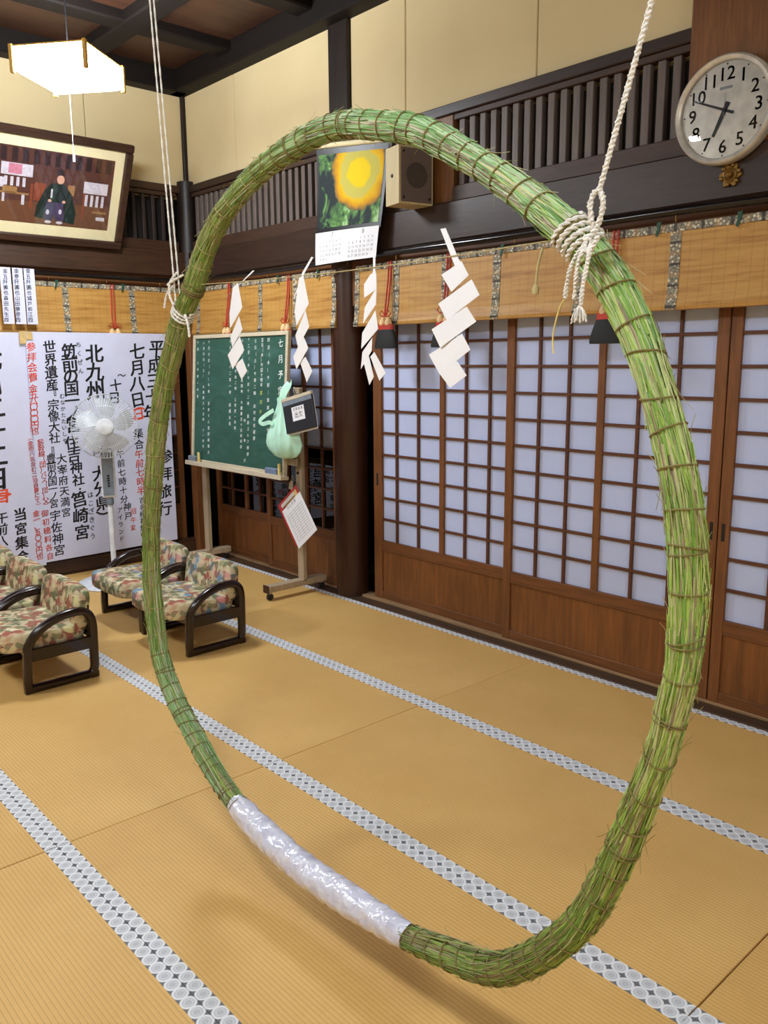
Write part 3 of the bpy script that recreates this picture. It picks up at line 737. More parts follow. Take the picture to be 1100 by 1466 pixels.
# ---- twine across the ring with paper streamers
TO = np.array([5.2, HY, 1.985])
tw = thing('twine_line', 'thin hemp twine stretched across the upper ring carrying the paper streamers', 'twine', tuple(TO))
zt = lambda x: 1.992-.012*math.sin(PI*(x-4.52)/1.4)-.01*(x-4.52)/1.4
MB().tube([np.array([x, HY, zt(x)])-TO for x in np.linspace(4.545, 5.935, 40)], .0014, 6).build('twine_span', 'twine_light', tw, True)
for xx, zz in ((4.515, 1.985), (5.94, 1.985)):
    s0 = s_near(xx, zz)
    P = []
    for k in range(60):
        th = 2*PI*3*k/59; c, T, N, B, r = hoop_frame(s0+.02*(k/59-.5)); P.append(c+(r+.007)*(math.cos(th)*N+math.sin(th)*B)-TO)
    MB().tube(P, .0026, 6).build('twine_tie', 'twine', tw, True)
MB().tube([np.array(p)-TO for p in spl([(5.905, HY-.03, 1.965), (5.898, HY-.035, 1.93), (5.895, HY-.035, 1.895)])], .003, 6).build('twine_end', 'twine_light', tw, True)
MB().lathe([(0, -.012), (.006, -.011), (.007, 0), (.003, .008), (0, .009)], 8, Matrix.Translation(Vector((5.894, HY-.035, 1.89))-Vector(TO))).build('twine_end_knot', 'twine_light', tw, True)
SHIDE = [[[(4.864, 2.008), (4.856, 2.01), (4.753, 1.964), (4.699, 1.936), (4.732, 1.954), (4.775, 1.972)], [(4.753, 1.963), (4.777, 1.973), (4.792, 1.911), (4.733, 1.859), (4.733, 1.897)], [(4.774, 1.88), (4.79, 1.846), (4.734, 1.801), (4.726, 1.827)], [(4.777, 1.821), (4.795, 1.786), (4.739, 1.737), (4.719, 1.774)], [(4.747, 1.743), (4.787, 1.759), (4.809, 1.727), (4.779, 1.705)]], [[(5.14, 2.02), (5.132, 2.022), (5.09, 1.985), (5.077, 1.963), (5.049, 1.921), (5.089, 1.96), (5.097, 1.98)], [(5.081, 1.965), (5.097, 1.97), (5.115, 1.905), (5.067, 1.856), (5.061, 1.89)], [(5.101, 1.881), (5.115, 1.843), (5.066, 1.796), (5.056, 1.824)], [(5.093, 1.814), (5.11, 1.787), (5.063, 1.737), (5.052, 1.767)], [(5.076, 1.75), (5.099, 1.762), (5.127, 1.728), (5.102, 1.702)]], [[(5.376, 2.002), (5.384, 2.001), (5.383, 1.969), (5.387, 1.946), (5.366, 1.948), (5.375, 1.967)], [(5.37, 1.957), (5.387, 1.957), (5.388, 1.925), (5.349, 1.909), (5.349, 1.937)], [(5.387, 1.922), (5.384, 1.887), (5.339, 1.849), (5.346, 1.883)], [(5.384, 1.868), (5.392, 1.829), (5.338, 1.788), (5.342, 1.822)], [(5.371, 1.805), (5.369, 1.778), (5.33, 1.738), (5.336, 1.775)], [(5.346, 1.749), (5.363, 1.761), (5.378, 1.717), (5.364, 1.699)], [(5.368, 1.761), (5.382, 1.771), (5.42, 1.726), (5.398, 1.71)]], [[(5.6, 2.038), (5.616, 2.038), (5.655, 1.97), (5.665, 1.958), (5.646, 1.953)], [(5.614, 1.939), (5.665, 1.96), (5.683, 1.933), (5.64, 1.905)], [(5.601, 1.879), (5.692, 1.919), (5.713, 1.889), (5.625, 1.846)], [(5.589, 1.823), (5.679, 1.863), (5.703, 1.834), (5.612, 1.787)], [(5.573, 1.767), (5.667, 1.806), (5.69, 1.775), (5.605, 1.728)], [(5.61, 1.726), (5.657, 1.749), (5.682, 1.721), (5.64, 1.696)]]]
SL = ['white zigzag paper streamer on the twine nearest the left side of the ring', 'white zigzag paper streamer hanging in front of the right edge of the green chalkboard', 'white zigzag paper streamer with a split tail hanging below the calendar', 'widest white zigzag paper streamer hanging in front of the shoji lattice']
for polys, lab in zip(SHIDE, SL):
    st = polys[0]; o0 = np.array([st[0][0], HY, st[0][1]])
    r = thing('paper_streamer', lab, 'paper streamer', tuple(o0), group='folded paper streamers on the twine')
    for i, pl in enumerate(polys):
        cx = sum(p[0] for p in pl)/len(pl); off = (-.0015 if i % 2 else .0015)-.0006*i; sl = (.04 if i % 2 else -.04) if i else 0
        cz = sum(p[1] for p in pl)/len(pl)
        if i: pl = [(cx+(p[0]-cx)*1.13, cz+(p[1]-cz)*1.13) for p in pl]
        f = lambda p, e: (p[0]-o0[0], off+sl*(p[0]-cx)+e, p[1]-o0[2])
        MB().prism(pl, lambda p: f(p, -.0004), lambda p: f(p, .0004)).build('paper_stem' if i == 0 else 'paper_fold', 'white_paper', r)

# ================================================================== BLINDS, RODS
def blind_local(L, mat_body, mat_edge, bands, tassels, ribbons, label, loc, rotz, black=True, y0=-.05):
    """local x along the blind, y = 0 front plane, room side is -y; z absolute"""
    r = thing('bamboo_blind', label, 'blind', loc, (0, 0, rotz), 'rolled bamboo blinds over the doors')
    zb, zt, ze = 1.99, 2.352, 2.388
    prof = [(.0, zt), (-.004, 2.2), (-.010, 2.06), (-.018, 2.02), (-.024, 2.004), (-.02, zb-.004), (-.006, zb-.008), (.012, zb), (.012, zt)]
    mb = MB(); n = len(prof)
    mb.add([(0, y, z) for y, z in prof]+[(L, y, z) for y, z in prof], [(i, (i+1) % n, n+(i+1) % n, n+i) for i in range(n)]+[tuple(range(n))[::-1], tuple(range(n, 2*n))])
    mb.build('blind_body', mat_body, r)
    MB().box(0, L, -.006, .016, zt-.002, ze, .003).build('top_border', mat_edge, r)
    bp = [(-.003, zt+.01), (-.007, 2.2), (-.013, 2.06), (-.021, 2.02), (-.0275, 2.003), (-.0235, 1.985)]
    for b, w in bands:
        k = len(bp); MB().add([(b-w/2, y, z) for y, z in bp]+[(b+w/2, y, z) for y, z in bp]+[(b-w/2, y+.003, z) for y, z in bp]+[(b+w/2, y+.003, z) for y, z in bp],
            [(i, i+1, k+i+1, k+i) for i in range(k-1)]+[(i, 2*k+i, 2*k+i+1, i+1) for i in range(k-1)]+[(k+i, k+i+1, 3*k+i+1, 3*k+i) for i in range(k-1)]).build('brocade_band', 'brocade_z', r)
    for x in tassels:
        T = MB()
        if black:
            prof2 = [(.0, 1.985), (.05, 1.975), (.058, 1.95), (.075, 1.90), (.088, 1.845), (.086, 1.83), (0, 1.83)]
        else:
            prof2 = [(.0, 1.985), (.03, 1.975), (.04, 1.95), (.055, 1.90), (.06, 1.86), (0, 1.85)]
        sq = Matrix.Translation((x, y0-.005, 0)) @ Matrix.Diagonal((1.25, .42, 1, 1))
        T.lathe(prof2[::-1], 22, sq); t_ = T.build('tassel', 'black_fringe', r, True)
        MB().lathe([(.0, 1.952), (.058, 1.952), (.056, 1.985), (.0, 1.99)], 22, sq).build('tassel_collar', 'red_cord', t_, True)
        for dx in (-.026, .026):
            MB().lathe([(.0, 1.975), (.022, 1.98), (.026, 1.995), (.018, 2.015), (.008, 2.03), (0, 2.035)], 14, Matrix.Translation((x+dx, y0-.008, 0))).build('tassel_knob', 'cream_knob', t_, True)
        for dx in (-.012, .012):
            MB().tube([(x+dx*.6, y0-.01, 2.035), (x+dx*1.1, y0+.005, 2.12), (x+dx, -.022, 2.28), (x+dx, -.016, 2.39)], .0058, 8).build('tassel_cord', 'red_cord', t_, True)
        for sx in (-1, 1):
            MB().tube([(x, y0-.012, 2.045), (x+sx*.035, y0-.014, 2.075), (x+sx*.055, y0-.012, 2.055), (x+sx*.03, y0-.012, 2.035), (x, y0-.012, 2.045)], .004, 6).build('cord_bow', 'red_cord', t_, True)
    for x in ribbons:
        MB().prism([(x-.012, 2.40), (x+.012, 2.402), (x+.006, 2.37), (x-.006, 2.335), (x-.018, 2.338), (x-.010, 2.37)], lambda p: (p[0], -.02, p[1]), lambda p: (p[0], -.016, p[1])).build('ribbon_tie', 'green_ribbon', r)
    return r
# blind over the shoji (right of the pillar)
x0 = 2.40
blind_local(4.1, 'bamboo_x', 'brocade_x', [(.02, .045)]+[(b-x0, .056) for b in (2.815, 3.255, 3.668, 4.24, 4.784, 5.32, 5.86)], [2.768-x0, 3.30-x0, 4.462-x0, 5.6-x0], [3.72-x0, 4.70-x0, 5.1-x0],
            'long bamboo blind with brocade bands and black tassels above the shoji doors', (x0, -.09, 0), 0)
x0 = .12
blind_local(2.07, 'bamboo_x', 'brocade_x', [(.15, .045), (1.235-x0, .05), (1.70-x0, .05), (2.045, .045)], [.80-x0, 1.64-x0], [1.5-x0, 2.0-x0], 'short bamboo blind above the chalkboard between corner and pillar', (x0, -.09, 0), 0, False)
# far wall: local x runs towards +y when turned by 90 degrees ; room side (-y local) faces +x
y1 = -.11; L = 2.9
blind_local(L, 'bamboo_x', 'brocade_x', [(L-(b-.11), .05) for b in (.62, 1.19, 1.76, 2.35)], [L-(.80-.11)], [L-(.70-.11), L-(1.26-.11)], 'bamboo blind hung above the handwritten posters on the far wall', (.075, y1-L, 0), PI/2, False, -.02)
def rod(name, pts, label):
    P = np.array(pts); o = P.mean(0)
    r = thing(name, label, 'rod', tuple(o))
    MB().tube([p-o for p in P], .021, 14).build('rod_pole', 'black_rod', r, True)
    for p in P[1:-1:2]: MB().tube([(p[0]-o[0], p[1]-o[1], -.0), (p[0]-o[0], p[1]-o[1], -.045)], .004, 6).build('rod_hook', 'brass', r)
    for k, p in enumerate(P[1:-1:2]): pass
    return r
rod('curtain_rod', [(x, -.105, 2.44+.003*math.sin(x*3)) for x in np.linspace(.13, 6.5, 27)], 'black lacquered rod above the blinds on the shoji wall')
rod('curtain_rod', [(.105, y, 2.447) for y in np.linspace(-.13, -3.0, 13)], 'black lacquered rod above the blind on the far wall')

# ================================================================== WALL CLOCK
ck = thing('wall_clock', 'round silver rimmed wall clock with black numerals on the brown post', 'clock', (5.0, -.08, 2.845))
RX = Matrix.Rotation(PI/2, 4, 'X')            # local z -> -y (towards the room)
R = .232
MB().lathe([(0, 0), (R*.98, 0), (R, .012), (R, .04), (R*.985, .055), (R*.95, .062), (R*.90, .056), (R*.875, .048), (R*.872, .034)], 64, RX).build('clock_rim', 'silver', ck, True)
MB().lathe([(0, .030), (R*.88, .030), (R*.88, .033), (0, .033)], 64, RX).build('clock_face', 'clock_face', ck)
glyph_cache('0123456789', .001); glyph_cache('0123456789', 0.0)
mb = MB(); pl = lambda u, v: (u, -.0345, v)
for h in range(1, 13):
    a = PI/2-h*PI/6; rr = R*.66
    tx = str(h); sz = .08
    for i, ch in enumerate(tx): stamp(mb, ch, rr*math.cos(a)+(i-(len(tx)-1)/2)*sz*.5, rr*math.sin(a), sz, pl, .001, 0.0, 1.0, .012)
mb.build('clock_numerals', 'ink', ck)
for k in range(60):
    a = 2*PI*k/60
    if k % 5 == 0:
        MB().lathe([(0, .0332), (.0038, .0332), (.0038, .0345), (0, .0345)], 8, Matrix.Translation((R*.83*math.cos(a), 0, R*.83*math.sin(a))) @ RX).build('minute_mark', 'ink', ck)
def hand(name, ang, L, back, w, z, mat):
    u = np.array([math.sin(ang), 0, math.cos(ang)]); v = np.array([math.cos(ang), 0, -math.sin(ang)])
    q = [-u*back-v*w*.6, -u*back+v*w*.6, u*L+v*w*.35, u*L-v*w*.35]
    MB().add([tuple(p+np.array([0, -z, 0])) for p in q]+[tuple(p+np.array([0, -z-.0015, 0])) for p in q], [(0, 1, 2, 3), (7, 6, 5, 4), (0, 4, 5, 1), (1, 5, 6, 2), (2, 6, 7, 3), (3, 7, 4, 0)]).build(name, mat, ck)
hand('hour_hand', math.radians(205), .115, .035, .019, .036, 'black_plastic'); hand('minute_hand', math.radians(294), .165, .045, .010, .039, 'black_plastic'); hand('second_hand', math.radians(2), .07, .03, .002, .042, 'grey_print')
MB().lathe([(0, .034), (.008, .034), (.008, .045), (0, .046)], 16, RX).build('hand_cap', 'black_plastic', ck, True)
MB().box(-.03, .03, -.0345, -.0338, .088, .10).build('maker_plate', 'grey_print', ck)
t = NT('clock_cover_glass'); gl = t.n('ShaderNodeBsdfGlossy', i_Roughness=.01); tr = t.n('ShaderNodeBsdfTransparent'); fr = t.n('ShaderNodeFresnel', i_IOR=1.4); mx = t.n('ShaderNodeMixShader')
t.t.links.new(fr.outputs[0], mx.inputs[0]); t.t.links.new(tr.outputs[0], mx.inputs[1]); t.t.links.new(gl.outputs[0], mx.inputs[2]); t.t.links.new(mx.outputs[0], t.out.inputs[0]); M['cover_glass'] = t.m
MB().lathe([(0.0, .0581), (R*.1, .058), (R*.4, .0565), (R*.7, .053), (R*.875, .048)][::-1], 48, RX).build('clock_glass', 'cover_glass', ck, True)
# brass nail cover below the clock
nc = thing('nail_cover', 'aged brass flower shaped nail cover on the beam below the clock', 'ornament', (5.03, -.076, 2.57))
mb = MB(); pts = []
for k in range(48):
    a = 2*PI*k/48; rr = .046*(1+.22*math.cos(6*a+.3)); pts.append((rr*math.cos(a), rr*math.sin(a)*1.05))
MB().prism(pts, lambda p: (p[0], 0, p[1]), lambda p: (p[0]*.93, -.010, p[1]*.93)).build('petal_plate', 'brass', nc)
MB().lathe([(.03, .008), (.032, .016), (.024, .02), (.020, .016), (.010, .014), (.012, .024), (.006, .03), (0, .031)], 24, RX).build('centre_boss', 'brass', nc, True)
for k in range(6):
    a = 2*PI*k/6+.3; MB().lathe([(0, .008), (.011, .010), (.008, .017), (0, .019)], 10, Matrix.Translation((.042*math.cos(a), 0, .042*math.sin(a))) @ RX).build('petal_knob', 'brass', nc, True)
# small nail knob on the beam behind the ring
nk = thing('beam_ornament', 'small dark metal fitting on the beam beside the right rope', 'ornament', (4.02, -.076, 2.60))
MB().lathe([(.03, 0), (.028, .008), (.012, .014), (0, .02)], 16, RX).build('fitting_boss', 'dark_rubber', nk, True)
MB().box(-.05, .05, -.006, 0, -.008, .008, .002).build('fitting_bar', 'dark_rubber', nk)

# ================================================================== SPEAKER
sp = thing('wall_speaker', 'boxy grey fronted loudspeaker with pale sides mounted on the brown board', 'speaker', (2.944, -.155, 2.69), (0, 0, math.radians(78)))
w, h, d = .245, .335, .155
# front leans slightly outwards: cabinet narrower at the back
mb = MB(); vs = [(-w/2, 0, 0), (w/2, 0, 0), (w/2, 0, h), (-w/2, 0, h), (-w/2, -d, 0), (w/2, -d, 0), (w/2, -d, h), (-w/2, -d, h)]
mb.add(vs, [(0, 3, 2, 1), (4, 5, 6, 7), (0, 1, 5, 4), (2, 3, 7, 6), (1, 2, 6, 5), (3, 0, 4, 7)]); mb.build('cabinet', 'speaker_wood', sp)
MB().box(-w/2+.012, w/2-.012, -d-.008, -d, .012, h-.012, .003).build('front_grille', 'speaker_cloth', sp)
MB().lathe([(0, 0), (.075, 0), (.073, .004), (.05, .0055), (0, .006)], 32, Matrix.Translation((0, -d-.008, h*.5)) @ RX).build('cone_cover', 'speaker_dark', sp, True)
for sx in (-1, 1):
    for sz in (.035, h-.035): MB().lathe([(0, 0), (.009, 0), (.007, .005), (0, .006)], 12, Matrix.Translation((sx*(w/2-.03), -d-.008, sz)) @ RX).build('grille_screw', 'black_plastic', sp, True)
MB().lathe([(0, 0), (.012, 0), (.010, .006), (0, .007)], 14, Matrix.Translation((-w/2, -d*.5, h*.5)) @ Matrix.Rotation(-PI/2, 4, 'Y')).build('bracket_screw', 'black_plastic', sp, True)

# ================================================================== CALENDAR
CO_ = Vector((2.44, -.17, 2.8))
ca = thing('wall_calendar', 'hanging wall calendar with a yellow sun picture above two printed months', 'calendar', tuple(CO_))
CQ = [Vector(p) for p in ((2.17, -.23, 3.182), (2.79, -.13, 3.132), (2.10, -.19, 2.414), (2.70, -.15, 2.42))]
def cal(u, v, lift=0.0):
    """u to the right, v downwards, both 0..1 on the hanging sheet"""
    p = (CQ[0]*(1-u)+CQ[1]*u)*(1-v)+(CQ[2]*(1-u)+CQ[3]*u)*v
    return tuple(p-CO_+Vector((.0, -lift-.014*math.sin(u*PI)+.006*math.sin(v*5), 0)))
def sheet(u0, u1, v0, v1, lift, mat, name, nu=14, nv=10, th=.0012):
    vs = [cal(u0+(u1-u0)*i/nu, v0+(v1-v0)*j/nv, lift-e) for e in (0, th) for j in range(nv+1) for i in range(nu+1)]
    k = nu+1; K = k*(nv+1); fs = []
    for j in range(nv):
        for i in range(nu): q = j*k+i; fs += [(q, q+k, q+k+1, q+1), (K+q, K+q+1, K+q+k+1, K+q+k)]
    for i in range(nu): fs += [(i, i+1, K+i+1, K+i), (nv*k+i, K+nv*k+i, K+nv*k+i+1, nv*k+i+1)]
    for j in range(nv): fs += [(j*k, K+j*k, K+(j+1)*k, (j+1)*k), (j*k+nu, (j+1)*k+nu, K+(j+1)*k+nu, K+j*k+nu)]
    return MB().add(vs, fs).build(name, mat, ca, True)
sheet(.0, 1.0, .02, .74, 0, 'black_plastic', 'backing_sheet')
sheet(.035, .96, .075, .69, .002, 'calendar', 'picture_print')
sheet(-.01, .985, .725, 1.0, .004, 'white_paper', 'month_sheet')
MB().tube([cal(-.02, .0, .004), cal(.5, .005, .004), cal(1.04, .0, .004)], .017, 12).build('hanger_strip', 'cream_paper', ca, True)
MB().tube([cal(.4, -.02, .01), cal(.52, -.06, .01), cal(.64, -.02, .01)], .002, 6).build('hanger_string', 'twine', ca)
mb = MB(); pl = lambda u, v: cal(u/.62, -v/.74, .0062)
stamp(mb, '7', .62*.29, -.74*.755, .045, pl, 0.0); stamp(mb, '8', .62*.77, -.74*.755, .045, pl, 0.0)
for ox, first, days in ((.055, 0, 31), (.545, 3, 31)):
    for dd in range(days):
        c_ = (dd+first) % 7; r_ = (dd+first)//7
        for i, q in enumerate(str(dd+1)): stamp(mb, q, .62*(ox+.03+c_*.056)+(i-(len(str(dd+1))-1)/2)*.012, -.74*(.81+r_*.038), .024, pl, 0.0)
mb.build('month_numbers', 'grey_print', ca, kind='stuff')

# ================================================================== FRAMED PHOTOGRAPH
pf = thing('framed_photograph', 'large dark framed photograph leaning forward above the paper strips', 'picture', (.10, -1.29, 2.677), (0, math.radians(25.5), 0))
FW, FH = 1.16, .833
def fr(y0, y1, z0, z1, x0, x1, mat, name, c=.004): return MB().box(x0, x1, y0, y1, z0, z1, c).build(name, mat, pf)
b = .062
fr(-FW/2, FW/2, 0, b, -.01, .03, 'frame_wood', 'frame_bar', .01); fr(-FW/2, FW/2, FH-b, FH, -.01, .03, 'frame_wood', 'frame_bar', .01)
fr(-FW/2, -FW/2+b, b, FH-b, -.01, .03, 'frame_wood', 'frame_bar', .01); fr(FW/2-b, FW/2, b, FH-b, -.01, .03, 'frame_wood', 'frame_bar', .01)
fr(-FW/2+b, FW/2-b, b, FH-b, -.006, .004, 'cream_paper', 'mat_board', 0)
py0, py1, pz0, pz1 = -FW/2+.15, FW/2-.135, .145, FH-.14
def print_shape(polys, mat, lay, name):
    mb = MB()
    for pl_ in polys:
        q = [(py0+(py1-py0)*u, pz1-(pz1-pz0)*v) for u, v in pl_]
        mb.prism(q[::-1], lambda p: (.004+lay*.0004, p[0], p[1]), lambda p: (.0044+lay*.0004, p[0], p[1]))
    return mb.build(name, mat, pf)
def rc(u0, v0, u1, v1): return [(u0, v0), (u1, v0), (u1, v1), (u0, v1)]
def el(u, v, a, b_, n=16): return [(u+a*math.cos(2*PI*k/n), v+b_*math.sin(2*PI*k/n)) for k in range(n)]
for nm, c in (('ph_brown', (82, 50, 44)), ('ph_floor', (104, 66, 46)), ('ph_white', (196, 190, 200)), ('ph_robe', (24, 38, 36)), ('ph_face', (206, 158, 134)), ('ph_purple', (66, 52, 84)), ('ph_tan', (150, 112, 70)), ('ph_dark', (44, 30, 34)), ('ph_rust', (128, 62, 40)), ('ph_pink', (190, 120, 140))): M[nm] = plain('photo_print_'+nm[3:], c, .35, scale=60)
print_shape([rc(0, 0, 1, 1)], 'ph_brown', 0, 'photo_backdrop')
print_shape([[(0, .72), (1, .66), (1, 1), (0, 1)]], 'ph_floor', 1, 'photo_floor')
print_shape([rc(.02+.09*i, .02, .07+.09*i, .2) for i in range(11)], 'ph_dark', 1, 'photo_hangings')
print_shape([rc(.03, .22, .29, .38), rc(.74, .34, .96, .5), rc(.0, .42, .06, .55)]+[rc(.06+.05*i, .40, .085+.05*i, .52) for i in range(4)]+[rc(.76+.05*i, .52, .785+.05*i, .68) for i in range(4)]+[rc(.88, .82, .96, .87), rc(.21, .62, .235, .76), rc(.05, .62, .07, .74)], 'ph_white', 2, 'photo_white_shelves')
print_shape([rc(.05, .53, .17, .62), rc(.0, .60, .27, .625), rc(.84, .74, .97, .77), rc(.6, .42, .66, .56)], 'ph_tan', 3, 'photo_tables')
print_shape([rc(.31, .44, .41, .68), rc(.28, .46, .30, .8), rc(.74, .5, .76, .86)], 'ph_rust', 2, 'photo_furniture')
print_shape([rc(.09, .23, .2, .36)], 'ph_pink', 3, 'photo_banner')
print_shape([[(.46, .42), (.57, .42), (.64, .55), (.69, .80), (.68, .96), (.58, .94), (.57, .72), (.43, .72), (.40, .92), (.33, .9), (.34, .75), (.40, .52)]], 'ph_robe', 4, 'photo_robe')
print_shape([[(.42, .68), (.57, .68), (.59, .92), (.51, .93), (.5, .84), (.48, .93), (.41, .92)]], 'ph_purple', 5, 'photo_trousers')
print_shape([el(.53, .36, .033, .06), el(.45, .66, .016, .02), el(.575, .66, .016, .02)], 'ph_face', 5, 'photo_face_and_hands')
print_shape([[(.49, .22), (.55, .22), (.56, .3), (.49, .31)]], 'ph_dark', 6, 'photo_hat')
print_shape([el(.45, .955, .03, .02), el(.55, .955, .03, .02), rc(.455, .5, .47, .62), el(.44, .82, .015, .035), el(.55, .8, .014, .035)], 'ph_white', 6, 'photo_white_details')
t = NT('picture_glass'); gl = t.n('ShaderNodeBsdfGlossy', i_Roughness=.03); tr = t.n('ShaderNodeBsdfTransparent'); mx = t.n('ShaderNodeMixShader'); mx.inputs[0].default_value = .04
t.t.links.new(tr.outputs[0], mx.inputs[1]); t.t.links.new(gl.outputs[0], mx.inputs[2]); t.t.links.new(mx.outputs[0], t.out.inputs[0]); M['picture_glass'] = t.m
fr(-FW/2+b, FW/2-b, b, FH-b, .010, .012, 'picture_glass', 'glass_sheet', 0)
for s in (-1, 1): MB().tube([(-.01, s*.3, FH-.25), (-.22, s*.3, FH-.12)], .003, 6).build('hanging_wire', 'twine', pf)

# ================================================================== WRITING ON PAPER
POSTER = [('平成三十年', 0.446, 1.872, 0.531, 1.317, 0.142, 0), ('参拝旅行', 0.414, 0.923, 0.452, 0.458, 0.134, 0), ('七月八日', 0.63, 1.844, 0.65, 1.436, 0.14, 0), ('︵日︶', 0.647, 1.389, 0.655, 1.238, 0.113, 1), ('集合', 0.661, 1.144, 0.659, 1.049, 0.091, 0), ('午前七時半', 0.666, 0.963, 0.666, 0.645, 0.081, 1), ('百名様募集中', 0.661, 0.556, 0.67, 0.252, 0.059, 0), ('回', 0.749, 0.469, 0.749, 0.469, 0.058, 1), ('午', 0.754, 0.392, 0.754, 0.392, 0.054, 1), ('変', 0.762, 0.325, 0.762, 0.325, 0.054, 1), ('〜', 0.782, 1.643, 0.782, 1.643, 0.083, 0), ('十日', 0.84, 1.562, 0.859, 1.456, 0.11, 0), ('午前七時十分', 0.836, 0.977, 0.828, 0.585, 0.072, 0), ('神戸', 0.803, 0.515, 0.798, 0.437, 0.073, 0), ('アイランド', 0.872, 0.495, 0.875, 0.243, 0.05, 0), ('北九州', 1.008, 1.825, 1.016, 1.527, 0.165, 0), ('︵福岡', 1.027, 1.295, 1.026, 1.038, 0.11, 0), ('大分県︶', 1.031, 0.834, 1.014, 0.446, 0.135, 0), ('筑前の国一ノ宮', 1.216, 1.843, 1.225, 1.251, 0.135, 0), ('住吉神社', 1.25, 1.106, 1.216, 0.797, 0.113, 0), ('・', 1.209, 0.717, 1.209, 0.717, 0.073, 0), ('筥崎宮', 1.221, 0.631, 1.217, 0.351, 0.134, 0), ('ちくぜん', 1.135, 1.896, 1.132, 1.684, 0.049, 0), ('はこざきぐう', 1.125, 0.657, 1.128, 0.304, 0.056, 0), ('世界遺産', 1.372, 1.877, 1.376, 1.579, 0.104, 0), ('『宗像大社』', 1.375, 1.506, 1.392, 1.066, 0.095, 0), ('豊前の国一ノ宮', 1.43, 0.988, 1.433, 0.62, 0.079, 0), ('宇佐神宮', 1.43, 0.519, 1.417, 0.228, 0.095, 0), ('むなかたたいしゃ', 1.302, 1.486, 1.306, 1.131, 0.043, 0), ('大宰府天満宮', 1.345, 0.981, 1.339, 0.535, 0.083, 0), ('参拝会費', 1.517, 1.876, 1.52, 1.639, 0.078, 1), ('金五八〇〇〇円也', 1.527, 1.553, 1.54, 1.22, 0.069, 1), ('︵新幹線（団）バス（団）父︶', 1.503, 1.162, 1.495, 0.609, 0.053, 1), ('︵金壱八名含む二泊自費にて︶', 1.583, 1.167, 1.559, 0.617, 0.042, 1), ('御初穂料各自', 1.512, 0.548, 1.496, 0.189, 0.062, 1), ('金一、五〇〇円也', 1.581, 0.557, 1.58, 0.202, 0.058, 1)]
POSTER2 = [('七月二十二日', 1.828, 1.778, 1.858, 0.863, 0.189, 0), ('︵日︶', 1.826, 0.78, 1.831, 0.673, 0.132, 1), ('当宮集合', 1.704, 0.564, 1.716, 0.223, 0.102, 0), ('午前八時', 1.845, 0.557, 1.877, 0.275, 0.1, 0)]
STRIPS = [('金五阡圓也森田先生殿', 1.667, 2.44, 1.687, 2.078, 0.037, 0), ('金参阡圓也山田勝彦殿', 1.584, 2.446, 1.601, 2.08, 0.038, 0), ('金五阡圓也城戸和江殿', 1.497, 2.451, 1.506, 2.082, 0.038, 0)]
allc = ''.join(c[0] for c in POSTER+POSTER2+STRIPS)
glyph_cache(allc, .003)
def wavy_sheet(a0, a1, z0t, z0b, x, org, amp, ph, bl=(0, 0), nm='paper_sheet', par=None, n=(20, 24), th=.0008):
    """paper on the far wall between distances a0..a1 from the corner"""
    nu, nv = n; vs = []
    surf = lambda a, z: x+amp*math.sin(3.1*a+2.3*z+ph)+amp*.6*math.sin(7*a-1.7*z+ph)
    for e in (0, th):
        for j in range(nv+1):
            for i in range(nu+1):
                u = i/nu; v = j/nv; zb = z0b+bl[0]+(bl[1]-bl[0])*u; a = a0+(a1-a0)*u; z = z0t+(zb-z0t)*v
                vs.append((surf(a, z)-e-org[0], -a-org[1], z-org[2]))
    k = nu+1; K = k*(nv+1); fs = []
    for j in range(nv):
        for i in range(nu):
            q = j*k+i; fs.append((q, q+1, q+k+1, q+k)); fs.append((K+q, K+q+k, K+q+k+1, K+q+1))
    for i in range(nu): fs += [(i, K+i, K+i+1, i+1), (nv*k+i, nv*k+i+1, K+nv*k+i+1, K+nv*k+i)]
    for j in range(nv): fs += [(j*k, (j+1)*k, K+(j+1)*k, K+j*k), (j*k+nu, K+j*k+nu, K+(j+1)*k+nu, (j+1)*k+nu)]
    MB().add(vs, fs).build(nm, 'poster_paper', par, True)
    return surf
def write(cols, surf, org, par, bold, lift=.0009, jit=.07):
    for i, c in enumerate(cols):
        mb = MB(); place = lambda a, z: (surf(a, z)+lift-org[0], -a-org[1], z-org[2])
        # local u runs to the viewer's right = decreasing distance a
        pl2 = lambda u, v: place(-u, v)
        column(mb, c[0], -c[1], c[2], -c[3], c[4], c[5], pl2, .003, jit, 1.0, bold if c[5] > .1 else bold*.6)
        mb.build('lettering', 'red_ink' if c[6] else 'ink', par)
po = thing('handwritten_poster', 'large white poster with brush writing in black and red behind the fan', 'poster', (.135, -.95, .15), group='handwritten posters on the far wall')
sf = wavy_sheet(.345, 1.555, 1.992, .15, .135, po.location, .004, .3, par=po, bl=(.01, -.01))
write(POSTER, sf, po.location, po, .02)
po2 = thing('handwritten_poster', 'white poster with very large black characters at the left edge of the picture', 'poster', (.128, -2.2, .12), group='handwritten posters on the far wall')
sf2 = wavy_sheet(1.53, 2.75, 1.985, .12, .126, po2.location, .004, 2.0, par=po2)
write(POSTER2, sf2, po2.location, po2, .026)
for a0, a1, z0, z1 in ((1.50, 1.545, 1.93, 1.99), (1.55, 1.60, 1.90, 1.995), (.315, .36, 1.94, 2.0)):
    tp = MB().box(.139, .1405, -a1, -a0, z0, z1, .0003).build('masking_tape', 'tape'); tp.data.transform(Matrix.Translation((-.14, (a0+a1)/2, -(z0+z1)/2))); tp.location = (.14+.004, -(a0+a1)/2, (z0+z1)/2)
    tag(tp, {1.50: 'right half of the masking tape pair joining the two posters', 1.55: 'left piece of masking tape at the top of the two posters', .315: 'masking tape on the top right corner of the fan poster'}[a0], 'tape', 'masking tape pieces on the posters')
